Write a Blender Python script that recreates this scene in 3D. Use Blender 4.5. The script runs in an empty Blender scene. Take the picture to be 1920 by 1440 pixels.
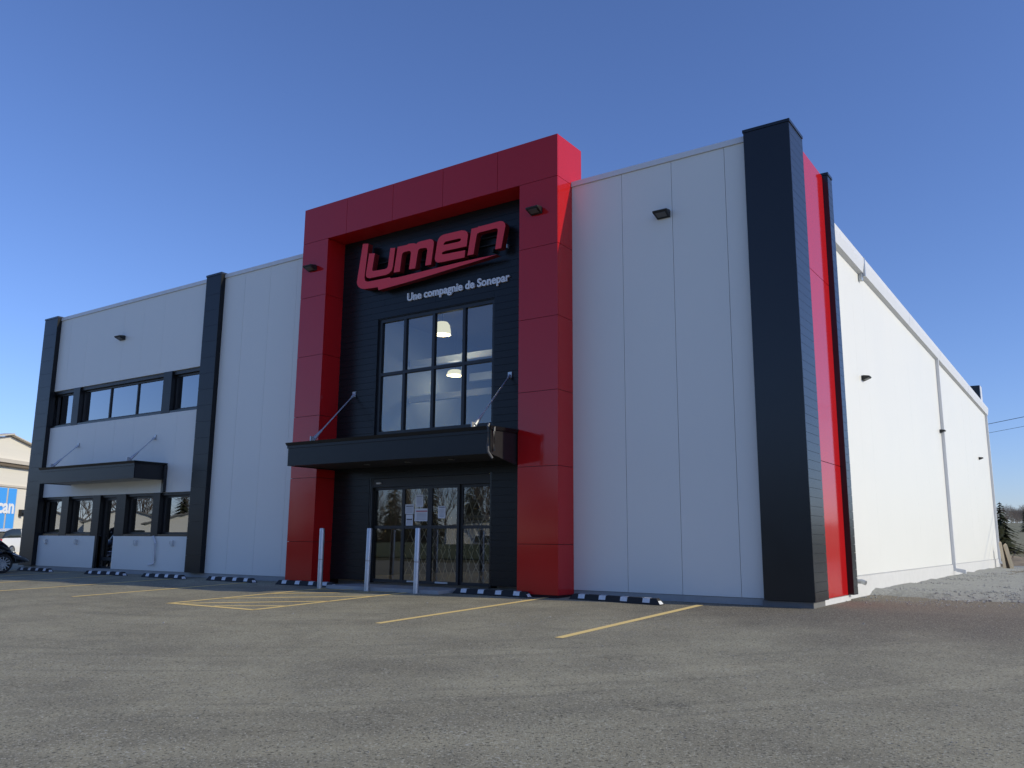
import bpy, bmesh, math, random
from mathutils import Vector, Matrix
rnd = random.Random(7)
R = math.radians
scene = bpy.context.scene
col = scene.collection

# ------------------------------------------------------------------ camera
cam_d = bpy.data.cameras.new("camera"); cam = bpy.data.objects.new("camera", cam_d); col.objects.link(cam)
cam_d.sensor_width = 36.0; cam_d.sensor_fit = 'HORIZONTAL'; cam_d.lens = 1583.08/1920*36
cam_d.clip_start = 0.05; cam_d.clip_end = 3000
CR = Vector((0.82432572, 0.56605518, 0.00828536)); CU = Vector((0.09680273, -0.15536002, 0.9831035)); CF = Vector((-0.55777804, 0.80959545, 0.18286294))
m3 = Matrix((CR, CU, -CF)).transposed()
cam.matrix_world = Matrix.Translation((0, -14.56, 0.92)) @ m3.to_4x4()
scene.camera = cam

# ------------------------------------------------------------------ sky and sun
S = Vector((1.0, 0.165, 0.51)).normalized()
EL = math.asin(S.z); AZ = math.atan2(S.x, S.y)
world = bpy.data.worlds.new("World"); scene.world = world; world.use_nodes = True
wn = world.node_tree; wn.nodes.clear()
sky = wn.nodes.new('ShaderNodeTexSky'); sky.sky_type = 'NISHITA'; sky.sun_disc = False
sky.sun_elevation = EL; sky.sun_rotation = AZ; sky.altitude = 50; sky.air_density = 1.0; sky.dust_density = 0.4; sky.ozone_density = 6.0
bg = wn.nodes.new('ShaderNodeBackground'); bg.inputs[1].default_value = 0.138
wo = wn.nodes.new('ShaderNodeOutputWorld')
wb = wn.nodes.new('ShaderNodeMix'); wb.data_type = 'RGBA'; wb.blend_type = 'MULTIPLY'; wb.inputs[0].default_value = 1.0   # white balance of the whole sky
wb.inputs[7].default_value = (1.05, 1.0, 1.2, 1); wn.links.new(sky.outputs[0], wb.inputs[6]); wn.links.new(wb.outputs[2], bg.inputs[0]); wn.links.new(bg.outputs[0], wo.inputs[0])
sun_d = bpy.data.lights.new("sun", 'SUN'); sun_d.energy = 3.12; sun_d.angle = R(0.53); sun_d.color = (1.0, 0.91, 0.68)
sun = bpy.data.objects.new("sun", sun_d); col.objects.link(sun)
sun.rotation_euler = S.to_track_quat('Z', 'Y').to_euler(); sun.location = (40, 10, 30)
scene.view_settings.view_transform = 'Standard'; scene.view_settings.look = 'None'
scene.view_settings.gamma = 1.0; scene.view_settings.exposure = 0.0; scene.view_settings.use_curve_mapping = False

# ------------------------------------------------------------------ materials
def nt_new(name):
    m = bpy.data.materials.new(name); m.use_nodes = True
    t = m.node_tree; b = t.nodes["Principled BSDF"]
    return m, t, b
def mat(name, c, rough=0.5, metal=0.0, var=0.08, nscale=3.0, bump=0.0, bscale=40.0, coat=0.0, spec=0.5, rvar=0.06, stretch=(1, 1, 1), bdist=0.01, c2=None):
    """principled material with a procedural colour, gloss and relief variation"""
    m, t, b = nt_new(name)
    N = t.nodes.new; Lk = t.links.new
    tc = N('ShaderNodeNewGeometry'); mp = N('ShaderNodeMapping'); mp.inputs['Scale'].default_value = stretch
    Lk(tc.outputs['Position'], mp.inputs['Vector'])
    n = N('ShaderNodeTexNoise'); n.inputs['Scale'].default_value = nscale; n.inputs['Detail'].default_value = 5; n.inputs['Roughness'].default_value = 0.6
    Lk(mp.outputs[0], n.inputs['Vector'])
    mx = N('ShaderNodeMix'); mx.data_type = 'RGBA'
    lo = [max(0, v*(1-var)) for v in c]; hi = [min(1, v*(1+var)) for v in (c2 or c)]
    mx.inputs[6].default_value = (*lo, 1); mx.inputs[7].default_value = (*hi, 1)
    Lk(n.outputs['Fac'], mx.inputs[0]); Lk(mx.outputs[2], b.inputs['Base Color'])
    mr = N('ShaderNodeMapRange'); mr.inputs[3].default_value = max(0.02, rough-rvar); mr.inputs[4].default_value = min(1, rough+rvar)
    Lk(n.outputs['Fac'], mr.inputs[0]); Lk(mr.outputs[0], b.inputs['Roughness'])
    b.inputs['Metallic'].default_value = metal; b.inputs['Coat Weight'].default_value = coat; b.inputs['Coat Roughness'].default_value = 0.08
    b.inputs['Specular IOR Level'].default_value = spec
    if bump:
        n2 = N('ShaderNodeTexNoise'); n2.inputs['Scale'].default_value = bscale; n2.inputs['Detail'].default_value = 4
        Lk(mp.outputs[0], n2.inputs['Vector'])
        bp = N('ShaderNodeBump'); bp.inputs['Strength'].default_value = bump; bp.inputs['Distance'].default_value = bdist
        Lk(n2.outputs['Fac'], bp.inputs['Height']); Lk(bp.outputs[0], b.inputs['Normal'])
    return m
M = {}
M['white'] = mat('white_metal_panel', (0.785, 0.785, 0.735), 0.42, var=0.025, nscale=0.6, bump=0.06, bscale=0.9, bdist=0.03, spec=0.35)
M['trim'] = mat('white_trim', (0.70, 0.71, 0.72), 0.45, var=0.03)
M['core'] = mat('grey_joint', (0.24, 0.25, 0.26), 0.8)
M['black'] = mat('black_cladding', (0.013, 0.015, 0.018), 0.22, var=0.12, nscale=1.5, bump=0.05, bscale=1.2, bdist=0.03, spec=0.5, rvar=0.05)
M['dull'] = mat('dull_black_cladding', (0.010, 0.0115, 0.0135), 0.30, var=0.12, nscale=1.5, bump=0.05, bscale=1.2, bdist=0.03, spec=0.27, rvar=0.05)
M['blackmat'] = mat('black_frame', (0.012, 0.013, 0.015), 0.42, var=0.1)
M['red'] = mat('red_composite_panel', (0.48, 0.010, 0.012), 0.10, var=0.04, nscale=0.8, bump=0.03, bscale=0.8, bdist=0.02, spec=0.45, rvar=0.03)
M['redcore'] = mat('red_joint', (0.03, 0.004, 0.006), 0.8)
M['concrete'] = mat('concrete', (0.36, 0.36, 0.35), 0.85, var=0.18, nscale=6, bump=0.25, bscale=60)
M['foundation'] = mat('painted_foundation', (0.62, 0.62, 0.60), 0.8, var=0.10, nscale=4, bump=0.2, bscale=30)
M['footing'] = mat('dark_concrete_footing', (0.16, 0.16, 0.155), 0.85, var=0.2, nscale=6, bump=0.25, bscale=60)  # darker grey concrete below the corner pillar
M['pipe'] = mat('grey_plastic_pipe', (0.12, 0.12, 0.125), 0.4, var=0.1)
M['steel'] = mat('galvanised_steel', (0.50, 0.53, 0.56), 0.42, metal=0.75, var=0.22, nscale=9, bump=0.1, bscale=25)
M['chrome'] = mat('bright_steel', (0.72, 0.73, 0.75), 0.2, metal=1.0, var=0.05)
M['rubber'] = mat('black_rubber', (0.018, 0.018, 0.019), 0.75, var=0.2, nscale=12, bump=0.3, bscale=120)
M['reflector'] = mat('white_reflective_patch', (0.72, 0.74, 0.76), 0.6, var=0.3, nscale=14)
M['signred'] = mat('red_sign_face', (0.86, 0.045, 0.062), 0.45, var=0.03, spec=0.4)
M['signside'] = mat('dark_red_sign_return', (0.17, 0.008, 0.012), 0.5, var=0.05)
M['signwhite'] = mat('white_sign_letter', (0.82, 0.83, 0.85), 0.45, var=0.02)
M['dimlens'] = mat('unlit_lens', (0.10, 0.105, 0.11), 0.3, var=0.1)
M['lens'] = mat('frosted_lens', (0.55, 0.58, 0.6), 0.25, var=0.05)
M['soffit'] = mat('perforated_soffit', (0.50, 0.48, 0.45), 0.6, var=0.08)
M['wood'] = mat('weathered_wood', (0.62, 0.52, 0.36), 0.85, var=0.25, nscale=8, bump=0.4, bscale=30, stretch=(1, 1, .15))
M['darkwood'] = mat('dark_weathered_board', (0.06, 0.048, 0.04), 0.9, var=0.3, nscale=8, bump=0.4, bscale=30)
M['paint_black'] = mat('black_vehicle_paint', (0.006, 0.006, 0.007), 0.12, var=0.05, coat=0.8)
M['paint_white'] = mat('white_vehicle_paint', (0.75, 0.76, 0.77), 0.2, var=0.02, coat=0.6)
M['tyre'] = mat('tyre_rubber', (0.02, 0.02, 0.02), 0.8, var=0.2, bump=0.2, bscale=60)
M['seatvinyl'] = mat('black_seat_vinyl', (0.012, 0.012, 0.013), 0.5, var=0.2, bump=0.2, bscale=80)
M['carglass'] = mat('tinted_vehicle_glass', (0.02, 0.028, 0.03), 0.05, var=0.05, spec=0.8)
M['beige'] = mat('beige_siding', (0.74, 0.70, 0.61), 0.75, var=0.05, nscale=2, bump=0.1, bscale=4, stretch=(.3, .3, 6))
M['beigetrim'] = mat('beige_trim', (0.58, 0.53, 0.45), 0.7, var=0.05)
M['eaveshade'] = mat('brown_eave_shade', (0.16, 0.125, 0.09), 0.8, var=0.1)  # shadow below the neighbour's eave, put into the colour
M['blueglass'] = mat('blue_window_film', (0.06, 0.36, 0.90), 0.3, var=0.05, nscale=1)
M['roofgrey'] = mat('grey_shingle', (0.18, 0.175, 0.17), 0.9, var=0.2, nscale=20, bump=0.3, bscale=40)
M['housewhite'] = mat('white_house_siding', (0.66, 0.65, 0.60), 0.7, var=0.06, nscale=3)
M['bark'] = mat('bare_bark', (0.135, 0.105, 0.085), 0.9, var=0.3, nscale=4)
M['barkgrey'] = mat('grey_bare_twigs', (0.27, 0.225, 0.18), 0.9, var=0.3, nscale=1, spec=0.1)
M['needle'] = mat('spruce_needles', (0.055, 0.060, 0.032), 0.9, var=0.4, nscale=3, spec=0.08)
M['grass'] = mat('lawn_grass', (0.07, 0.105, 0.03), 0.95, var=0.35, nscale=2.0, bump=0.4, bscale=60, c2=(0.12, 0.13, 0.045))
M['field'] = mat('dry_field', (0.24, 0.20, 0.12), 0.95, var=0.35, nscale=0.35, bump=0.5, bscale=10, c2=(0.22, 0.215, 0.11))
M['soil'] = mat('dry_soil', (0.34, 0.26, 0.17), 0.95, var=0.45, nscale=2.5, bump=0.8, bscale=14, bdist=.05, c2=(0.24, 0.20, 0.14))
M['brush'] = mat('dead_brush', (0.15, 0.11, 0.075), 0.95, var=0.4, nscale=3)
M['interior'] = mat('interior_wall', (0.17, 0.19, 0.21), 0.8, var=0.05)
M['intfloor'] = mat('interior_floor', (0.25, 0.25, 0.25), 0.4, var=0.1)
M['beam'] = mat('white_interior_beam', (0.50, 0.53, 0.56), 0.5, var=0.03)
M['brass'] = mat('gate_brass_strip', (0.80, 0.74, 0.58), 0.4, metal=0.2, var=0.1)
M['wire'] = mat('power_line', (0.03, 0.03, 0.03), 0.6)
M['rust'] = mat('orange_painted_steel', (0.55, 0.17, 0.05), 0.6, var=0.15, nscale=2)

def glass_mat(name, tint, boost):
    m = bpy.data.materials.new(name); m.use_nodes = True; t = m.node_tree; t.nodes.clear()
    N = t.nodes.new; Lk = t.links.new
    o = N('ShaderNodeOutputMaterial'); mx = N('ShaderNodeMixShader'); tr = N('ShaderNodeBsdfTransparent'); gl = N('ShaderNodeBsdfGlossy')
    tr.inputs[0].default_value = (*tint, 1); gl.inputs['Roughness'].default_value = 0.004; gl.inputs[0].default_value = (0.95, 0.97, 1, 1)
    fr = N('ShaderNodeFresnel'); fr.inputs[0].default_value = 1.55
    g = N('ShaderNodeNewGeometry'); n = N('ShaderNodeTexNoise'); n.inputs['Scale'].default_value = 1.1; Lk(g.outputs['Position'], n.inputs['Vector'])
    bp = N('ShaderNodeBump'); bp.inputs['Strength'].default_value = 0.05; bp.inputs['Distance'].default_value = 0.012
    Lk(n.outputs['Fac'], bp.inputs['Height']); Lk(bp.outputs[0], gl.inputs['Normal'])
    ma = N('ShaderNodeMath'); ma.operation = 'MULTIPLY_ADD'; ma.use_clamp = True; ma.inputs[1].default_value = boost; ma.inputs[2].default_value = 0.05
    Lk(fr.outputs[0], ma.inputs[0]); Lk(ma.outputs[0], mx.inputs[0]); Lk(tr.outputs[0], mx.inputs[1]); Lk(gl.outputs[0], mx.inputs[2]); Lk(mx.outputs[0], o.inputs[0])
    return m
M['glass'] = glass_mat('clear_window_glass', (0.50, 0.60, 0.64), 2.0)
M['doorglass'] = glass_mat('clear_door_glass', (0.72, 0.76, 0.78), 1.7)
M['tglass'] = glass_mat('tinted_window_glass', (0.22, 0.26, 0.28), 3.2)

def emit_mat(name, c, s):
    m, t, b = nt_new(name)
    b.inputs['Base Color'].default_value = (*c, 1); b.inputs['Emission Color'].default_value = (*c, 1); b.inputs['Emission Strength'].default_value = s
    return m
M['lamp'] = emit_mat('glowing_lamp_shade', (1.0, 0.82, 0.52), 1.5)

def asphalt_mat():
    m, t, b = nt_new('worn_asphalt'); N = t.nodes.new; Lk = t.links.new
    g = N('ShaderNodeNewGeometry')
    def noise(sc, det=6, rough=.6, scale=(1, 1, 1), rot=0, dist=0.0):
        mp = N('ShaderNodeMapping'); mp.inputs['Scale'].default_value = scale; mp.inputs['Rotation'].default_value = (0, 0, rot)
        Lk(g.outputs['Position'], mp.inputs[0])
        n = N('ShaderNodeTexNoise'); n.inputs['Scale'].default_value = sc; n.inputs['Detail'].default_value = det; n.inputs['Roughness'].default_value = rough
        n.inputs['Distortion'].default_value = dist
        Lk(mp.outputs[0], n.inputs[0]); return n.outputs['Fac']
    def ramp(f, a, bb, lo=0.0, hi=1.0):
        r = N('ShaderNodeMapRange'); r.inputs[1].default_value = a; r.inputs[2].default_value = bb; r.inputs[3].default_value = lo; r.inputs[4].default_value = hi; r.interpolation_type = 'SMOOTHSTEP'
        Lk(f, r.inputs[0]); return r.outputs[0]
    def mixc(f, a, c):
        x = N('ShaderNodeMix'); x.data_type = 'RGBA'
        Lk(f, x.inputs[0])
        for i, v in ((6, a), (7, c)):
            if isinstance(v, tuple): x.inputs[i].default_value = (*v, 1)
            else: Lk(v, x.inputs[i])
        return x.outputs[2]
    def mul(a, bb):
        x = N('ShaderNodeMath'); x.operation = 'MULTIPLY'
        for i, v in ((0, a), (1, bb)):
            if isinstance(v, float): x.inputs[i].default_value = v
            else: Lk(v, x.inputs[i])
        return x.outputs[0]
    base = mixc(ramp(noise(.7, 9, .74), .28, .74), (0.224, 0.203, 0.141), (0.375, 0.342, 0.231))
    # tyre tracks and sweeping marks stretched along the driving lane
    # (polar coordinates about the centre of the turning lane)
    sub = N('ShaderNodeVectorMath'); sub.operation = 'SUBTRACT'; Lk(g.outputs['Position'], sub.inputs[0]); sub.inputs[1].default_value = (-15.5, 3.5, 0)
    sp_ = N('ShaderNodeSeparateXYZ'); Lk(sub.outputs[0], sp_.inputs[0])
    at = N('ShaderNodeMath'); at.operation = 'ARCTAN2'; Lk(sp_.outputs[1], at.inputs[0]); Lk(sp_.outputs[0], at.inputs[1])
    ln = N('ShaderNodeVectorMath'); ln.operation = 'LENGTH'; cz = N('ShaderNodeCombineXYZ'); Lk(sp_.outputs[0], cz.inputs[0]); Lk(sp_.outputs[1], cz.inputs[1]); Lk(cz.outputs[0], ln.inputs[0])
    pol = N('ShaderNodeCombineXYZ'); Lk(at.outputs[0], pol.inputs[0]); Lk(ln.outputs['Value'], pol.inputs[1])
    def pnoise(sa, sr, det=4, rough=.55, off=0.0, dist=0.0):
        mp = N('ShaderNodeMapping'); mp.inputs['Scale'].default_value = (sa, sr, 1); mp.inputs['Location'].default_value = (off, off*1.7, off)
        Lk(pol.outputs[0], mp.inputs[0]); n = N('ShaderNodeTexNoise'); n.inputs['Scale'].default_value = 1; n.inputs['Detail'].default_value = det; n.inputs['Roughness'].default_value = rough; n.inputs['Distortion'].default_value = dist
        Lk(mp.outputs[0], n.inputs[0]); return n.outputs['Fac']
    st = ramp(pnoise(2.4, 1.1, 5, .6, 0.0, .25), .48, .70)
    base = mixc(mul(st, .32), base, (0.467, 0.423, 0.284))
    st2 = ramp(pnoise(3.2, 3.1, 5, .6, 5.3, .2), .54, .68)
    base = mixc(mul(st2, .42), base, (0.174, 0.160, 0.115))
    # pale dust blotches
    du = ramp(pnoise(9.0, 2.4, 9, .75, 9.1, .5), .60, .74)
    base = mixc(mul(du, .55), base, (0.542, 0.515, 0.356))
    # clusters of pale loose grains
    cr = mul(ramp(noise(30, 3, .6), .60, .68), ramp(noise(.8, 5, .6, (1, 1, 1), 2.0), .52, .68))
    base = mixc(mul(cr, .8), base, (.50, .48, .42))
    # dark oil stains
    oi = ramp(noise(1.1, 5, .6, (1, 1.3, 1), .4, .3), .69, .74)
    base = mixc(mul(oi, .6), base, (0.110, 0.099, 0.071))
    # newer, cleaner asphalt next to the building
    sx = N('ShaderNodeSeparateXYZ'); Lk(g.outputs['Position'], sx.inputs[0])
    ad = N('ShaderNodeMath'); ad.operation = 'MULTIPLY_ADD'; ad.inputs[1].default_value = 5.0; Lk(noise(.5, 5, .6), ad.inputs[0]); Lk(sx.outputs[1], ad.inputs[2])
    xr = ramp(sx.outputs[0], -9.0, -4.5)
    near = mul(mul(ramp(ad.outputs[0], -2.2, 1.6), xr), .85)
    base = mixc(near, base, (0.156, 0.130, 0.093))
    # aggregate
    ag = noise(48, 3, .6); base = mixc(mul(ramp(ag, .55, .64), .7), base, (0.542, 0.515, 0.403))
    ag2 = noise(38, 3, .6, (1, 1, 1), 1.0); base = mixc(mul(ramp(ag2, .55, .65), .85), base, (0.083, 0.076, 0.052))
    Lk(base, b.inputs['Base Color'])
    b.inputs['Roughness'].default_value = .88; b.inputs['Specular IOR Level'].default_value = .35
    bp = N('ShaderNodeBump'); bp.inputs['Strength'].default_value = .8; bp.inputs['Distance'].default_value = .008
    Lk(noise(75, 4, .65), bp.inputs['Height'])
    bp2 = N('ShaderNodeBump'); bp2.inputs['Strength'].default_value = .5; bp2.inputs['Distance'].default_value = .06
    Lk(noise(1.1, 5, .55), bp2.inputs['Height']); Lk(bp2.outputs[0], bp.inputs['Normal'])
    Lk(bp.outputs[0], b.inputs['Normal'])
    return m
M['asphalt'] = asphalt_mat()
M['gravel'] = mat('grey_crushed_gravel', (0.28, 0.285, 0.255), 0.95, var=0.5, nscale=16, bump=1.0, bscale=30, bdist=0.05, c2=(0.36, 0.36, 0.32))
M['stone'] = mat('grey_stone', (0.34, 0.34, 0.32), 0.9, var=0.35, nscale=8)

def paint_mat():
    m, t, b = nt_new('worn_yellow_road_paint'); N = t.nodes.new; Lk = t.links.new
    g = N('ShaderNodeNewGeometry'); n = N('ShaderNodeTexNoise'); n.inputs['Scale'].default_value = 14; n.inputs['Detail'].default_value = 8; n.inputs['Roughness'].default_value = .75
    Lk(g.outputs['Position'], n.inputs[0])
    r = N('ShaderNodeMapRange'); r.inputs[1].default_value = .60; r.inputs[2].default_value = .74; Lk(n.outputs['Fac'], r.inputs[0])
    x = N('ShaderNodeMix'); x.data_type = 'RGBA'; x.inputs[6].default_value = (.95, .69, .26, 1); x.inputs[7].default_value = (.40, .31, .17, 1)
    Lk(r.outputs[0], x.inputs[0]); Lk(x.outputs[2], b.inputs['Base Color']); b.inputs['Roughness'].default_value = .8
    bp = N('ShaderNodeBump'); bp.inputs['Strength'].default_value = .5; bp.inputs['Distance'].default_value = .005
    n2 = N('ShaderNodeTexNoise'); n2.inputs['Scale'].default_value = 80; Lk(g.outputs['Position'], n2.inputs[0]); Lk(n2.outputs['Fac'], bp.inputs['Height']); Lk(bp.outputs[0], b.inputs['Normal'])
    return m
M['yellow'] = paint_mat()

def notice_mat(name, bandcol, top):
    """printed paper: white with a coloured heading band and grey text lines (flat print), in the sheet's own coordinates"""
    m, t, b = nt_new(name); N = t.nodes.new; Lk = t.links.new
    tc = N('ShaderNodeTexCoord'); s = N('ShaderNodeSeparateXYZ'); Lk(tc.outputs['Generated'], s.inputs[0])
    w = N('ShaderNodeTexWave'); w.wave_type = 'BANDS'; w.bands_direction = 'Z'; w.inputs['Scale'].default_value = 3.2; w.inputs['Distortion'].default_value = 0
    Lk(tc.outputs['Generated'], w.inputs[0])
    r = N('ShaderNodeMapRange'); r.inputs[1].default_value = .55; r.inputs[2].default_value = .75; Lk(w.outputs['Fac'], r.inputs[0])
    def rng(sock, a, c):
        p = N('ShaderNodeMath'); p.operation = 'GREATER_THAN'; p.inputs[1].default_value = a; Lk(sock, p.inputs[0])
        q = N('ShaderNodeMath'); q.operation = 'LESS_THAN'; q.inputs[1].default_value = c; Lk(sock, q.inputs[0])
        k = N('ShaderNodeMath'); k.operation = 'MULTIPLY'; Lk(p.outputs[0], k.inputs[0]); Lk(q.outputs[0], k.inputs[1]); return k.outputs[0]
    def mul(a, c):
        k = N('ShaderNodeMath'); k.operation = 'MULTIPLY'; Lk(a, k.inputs[0]); Lk(c, k.inputs[1]); return k.outputs[0]
    body = mul(mul(rng(s.outputs[0], .14, .86), rng(s.outputs[2], .1, top-.14)), r.outputs[0])
    head = mul(rng(s.outputs[0], .1, .9), rng(s.outputs[2], top-.1, top))
    x = N('ShaderNodeMix'); x.data_type = 'RGBA'; x.inputs[6].default_value = (.72, .74, .78, 1); x.inputs[7].default_value = (.28, .30, .36, 1); Lk(body, x.inputs[0])
    y = N('ShaderNodeMix'); y.data_type = 'RGBA'; y.inputs[7].default_value = (*bandcol, 1); Lk(x.outputs[2], y.inputs[6]); Lk(head, y.inputs[0])
    Lk(y.outputs[2], b.inputs['Base Color']); b.inputs['Roughness'].default_value = .6
    return m

# ------------------------------------------------------------------ mesh helpers
class MB:
    def __init__(self): self.v = []; self.f = []; self.mi = []
    def add(self, vs, fs, mi=0):
        o = len(self.v); self.v += [tuple(p) for p in vs]; self.f += [tuple(i+o for i in f) for f in fs]; self.mi += [mi]*len(fs); return self
    def box(self, x0, x1, y0, y1, z0, z1, mi=0):
        v = [(x0, y0, z0), (x1, y0, z0), (x1, y1, z0), (x0, y1, z0), (x0, y0, z1), (x1, y0, z1), (x1, y1, z1), (x0, y1, z1)]
        return self.add(v, [(0, 3, 2, 1), (4, 5, 6, 7), (0, 1, 5, 4), (1, 2, 6, 5), (2, 3, 7, 6), (3, 0, 4, 7)], mi)
    def hexa(self, v, mi=0):
        return self.add(v, [(0, 3, 2, 1), (4, 5, 6, 7), (0, 1, 5, 4), (1, 2, 6, 5), (2, 3, 7, 6), (3, 0, 4, 7)], mi)
    def tube(self, pts, rad, n=10, mi=0, cap=True):
        pts = [Vector(p) for p in pts]; rr = rad if isinstance(rad, (list, tuple)) else [rad]*len(pts)
        o = len(self.v); k = len(pts)
        for i, p in enumerate(pts):
            d = (pts[min(i+1, k-1)]-pts[max(i-1, 0)]).normalized()
            a = d.cross(Vector((0, 0, 1)))
            if a.length < 1e-3: a = Vector((1, 0, 0))
            a.normalize(); c = d.cross(a).normalized()
            for j in range(n):
                t = 2*math.pi*j/n; self.v.append(tuple(p+(a*math.cos(t)+c*math.sin(t))*rr[i]))
        for i in range(k-1):
            for j in range(n):
                q = (j+1) % n
                self.f.append((o+i*n+j, o+(i+1)*n+j, o+(i+1)*n+q, o+i*n+q)); self.mi.append(mi)
        if cap:
            self.f.append(tuple(o+j for j in range(n))); self.mi.append(mi)
            self.f.append(tuple(o+(k-1)*n+n-1-j for j in range(n))); self.mi.append(mi)
        return self
    def prism(self, poly, axis, a, b, mi=0):
        """poly of 2D points extruded along an axis ('x','y','z') between a and b"""
        def P(p, t):
            return {'x': (t, p[0], p[1]), 'y': (p[0], t, p[1]), 'z': (p[0], p[1], t)}[axis]
        n = len(poly); vs = [P(p, a) for p in poly]+[P(p, b) for p in poly]
        fs = [tuple(range(n)), tuple(range(2*n-1, n-1, -1))]+[(i, i+n, (i+1) % n+n, (i+1) % n) for i in range(n)]
        return self.add(vs, fs, mi)
    def lathe(self, c, axis, prof, n=24, mi=0):
        """prof: list of (radius, offset along axis)"""
        c = Vector(c); ax = Vector(axis).normalized(); a = ax.cross(Vector((0, 0, 1)))
        if a.length < 1e-3: a = Vector((1, 0, 0))
        a.normalize(); b = ax.cross(a); o = len(self.v)
        for r, h in prof:
            for j in range(n):
                t = 2*math.pi*j/n; self.v.append(tuple(c+ax*h+(a*math.cos(t)+b*math.sin(t))*r))
        for i in range(len(prof)-1):
            for j in range(n):
                q = (j+1) % n; self.f.append((o+i*n+j, o+i*n+q, o+(i+1)*n+q, o+(i+1)*n+j)); self.mi.append(mi)
        return self
    def mesh(self, name, mats, off=(0, 0, 0), smooth=False, recalc=True):
        me = bpy.data.meshes.new(name)
        me.from_pydata([(x-off[0], y-off[1], z-off[2]) for x, y, z in self.v], [], self.f)
        if not isinstance(mats, (list, tuple)): mats = [mats]
        for mm in mats: me.materials.append(M[mm] if isinstance(mm, str) else mm)
        if len(mats) > 1: me.polygons.foreach_set('material_index', self.mi)
        if recalc:
            bm = bmesh.new(); bm.from_mesh(me); bmesh.ops.recalc_face_normals(bm, faces=bm.faces); bm.to_mesh(me); bm.free()
        if smooth:
            me.polygons.foreach_set('use_smooth', [True]*len(me.polygons))
            me.set_sharp_from_angle(angle=R(40))
        me.update(); return me
def wloc(o):
    p = Vector((0, 0, 0))
    while o is not None: p = p+o.location; o = o.parent
    return p
def part(name, mb, mats, parent=None, smooth=False, bevel=0.0, recalc=True):
    off = wloc(parent) if parent else (0, 0, 0)
    o = bpy.data.objects.new(name, mb.mesh(name, mats, off, smooth, recalc)); col.objects.link(o); o.parent = parent
    if bevel:
        b = o.modifiers.new('bevel', 'BEVEL'); b.width = bevel; b.segments = 2; b.limit_method = 'ANGLE'
    return o
_cache = {}
def piece(name, x0, x1, y0, y1, z0, z1, mt, parent):
    """box-shaped piece that shares mesh data with its alikes"""
    s = tuple(round(v, 4) for v in (x1-x0, y1-y0, z1-z0)); k = (s, mt)
    if k not in _cache: _cache[k] = MB().box(-s[0]/2, s[0]/2, -s[1]/2, s[1]/2, -s[2]/2, s[2]/2).mesh(name, mt)
    o = bpy.data.objects.new(name, _cache[k]); col.objects.link(o); o.parent = parent
    o.location = Vector(((x0+x1)/2, (y0+y1)/2, (z0+z1)/2))-wloc(parent)
    return o
def tag(o, label, cat, group=None):
    o['label'] = label; o['category'] = cat
    if group: o['group'] = group
    return o
def thing(name, label, cat, loc=(0, 0, 0), group=None):
    o = bpy.data.objects.new(name, None); col.objects.link(o); o.location = loc; o.empty_display_size = .3
    return tag(o, label, cat, group)
def structure(o): o['kind'] = 'structure'; return o

# ------------------------------------------------------------------ ground
def gz(y):
    if y >= 0: return -0.12
    return -0.12+0.03*max(y, -16)
def hz(x, y):     # open terrain
    if y > 36:
        t = min(1, (y-36)/220); return -0.22+7.2*t**0.85+0.35*math.sin(x*.11+y*.05)*min(1, (y-36)/20)
    if y < -33: return -0.45+0.95*min(1, (-33-y)/10)
    return gz(y)-0.10
mb = MB()
xs = [-900, -500, -300, -200, -140]+[-100+6*i for i in range(34)]+[110, 150, 220, 350, 600, 900]
ys = [-900, -500, -250, -150, -100, -75, -60, -50, -43, -40, -37, -33.01, -33, -16, -4, 0, 12, 24, 36, 38, 41, 44, 47, 50, 54, 58, 64, 70, 80, 95, 110, 130, 150, 180, 210, 240, 260, 400, 900]
vs = [(x, y, hz(x, y)) for y in ys for x in xs]; nx = len(xs)
mb.add(vs, [(j*nx+i, j*nx+i+1, (j+1)*nx+i+1, (j+1)*nx+i) for j in range(len(ys)-1) for i in range(nx-1)])
ground = structure(part('ground', mb, 'field', smooth=True))
# asphalt lot
mb = MB(); ay = [-33.2, -24, -16, -12, -8, -4, 0, 6, 30]; ax = [-120, -60, -30, -4, 10, 45]
mb.add([(x, y, gz(y)) for y in ay for x in ax], [(j*6+i, j*6+i+1, (j+1)*6+i+1, (j+1)*6+i) for j in range(8) for i in range(5)])
asphalt = structure(part('parking_lot', mb, 'asphalt'))
# painted lines, 4 mm above the asphalt
def line(p, q, w, name='painted_line'):
    p = Vector(p); q = Vector(q); d = (q-p).normalized(); n = Vector((-d.y, d.x))*w/2
    k = max(1, int((q-p).length/1.0)); mb = MB(); vs = []
    for i in range(k+1):
        c = p+(q-p)*i/k
        for s in (-1, 1):
            e = c+n*s; vs.append((e.x+rnd.uniform(-.004, .004), e.y, gz(e.y)+.004))
    mb.add(vs, [(2*i, 2*i+1, 2*i+3, 2*i+2) for i in range(k)])
    return part(name, mb, 'yellow', asphalt)
for X in (-5.75, -8.80, -17.40, -20.4, -23.3, -26.1, -29.0): line((X, -5.1+rnd.uniform(-.1, .1)), (X-.02, -.45), .125)
# hatched access aisle
HX0, HX1, HY0, HY1 = -14.35, -11.98, -4.85, -1.25
line((HX0, HY0), (HX0, -.5), .125); line((HX1, HY0), (HX1, -.5), .125); line((HX0-.05, HY0), (HX1+.05, HY0), .125)
for y0 in (-4.95, -3.75, -2.55, -1.6):
    a = Vector((HX0, y0)); b = Vector((HX1, y0+1.85))
    if y0 < HY0: a = Vector((HX0+.25, HY0+.1))
    if b.y > -.6: b = a+(b-a)*((-.6-a.y)/(b.y-a.y))
    line(a, b, .115)
line((HX0+1.2, HY0+.08), (HX1, HY0+.75), .10)
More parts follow.
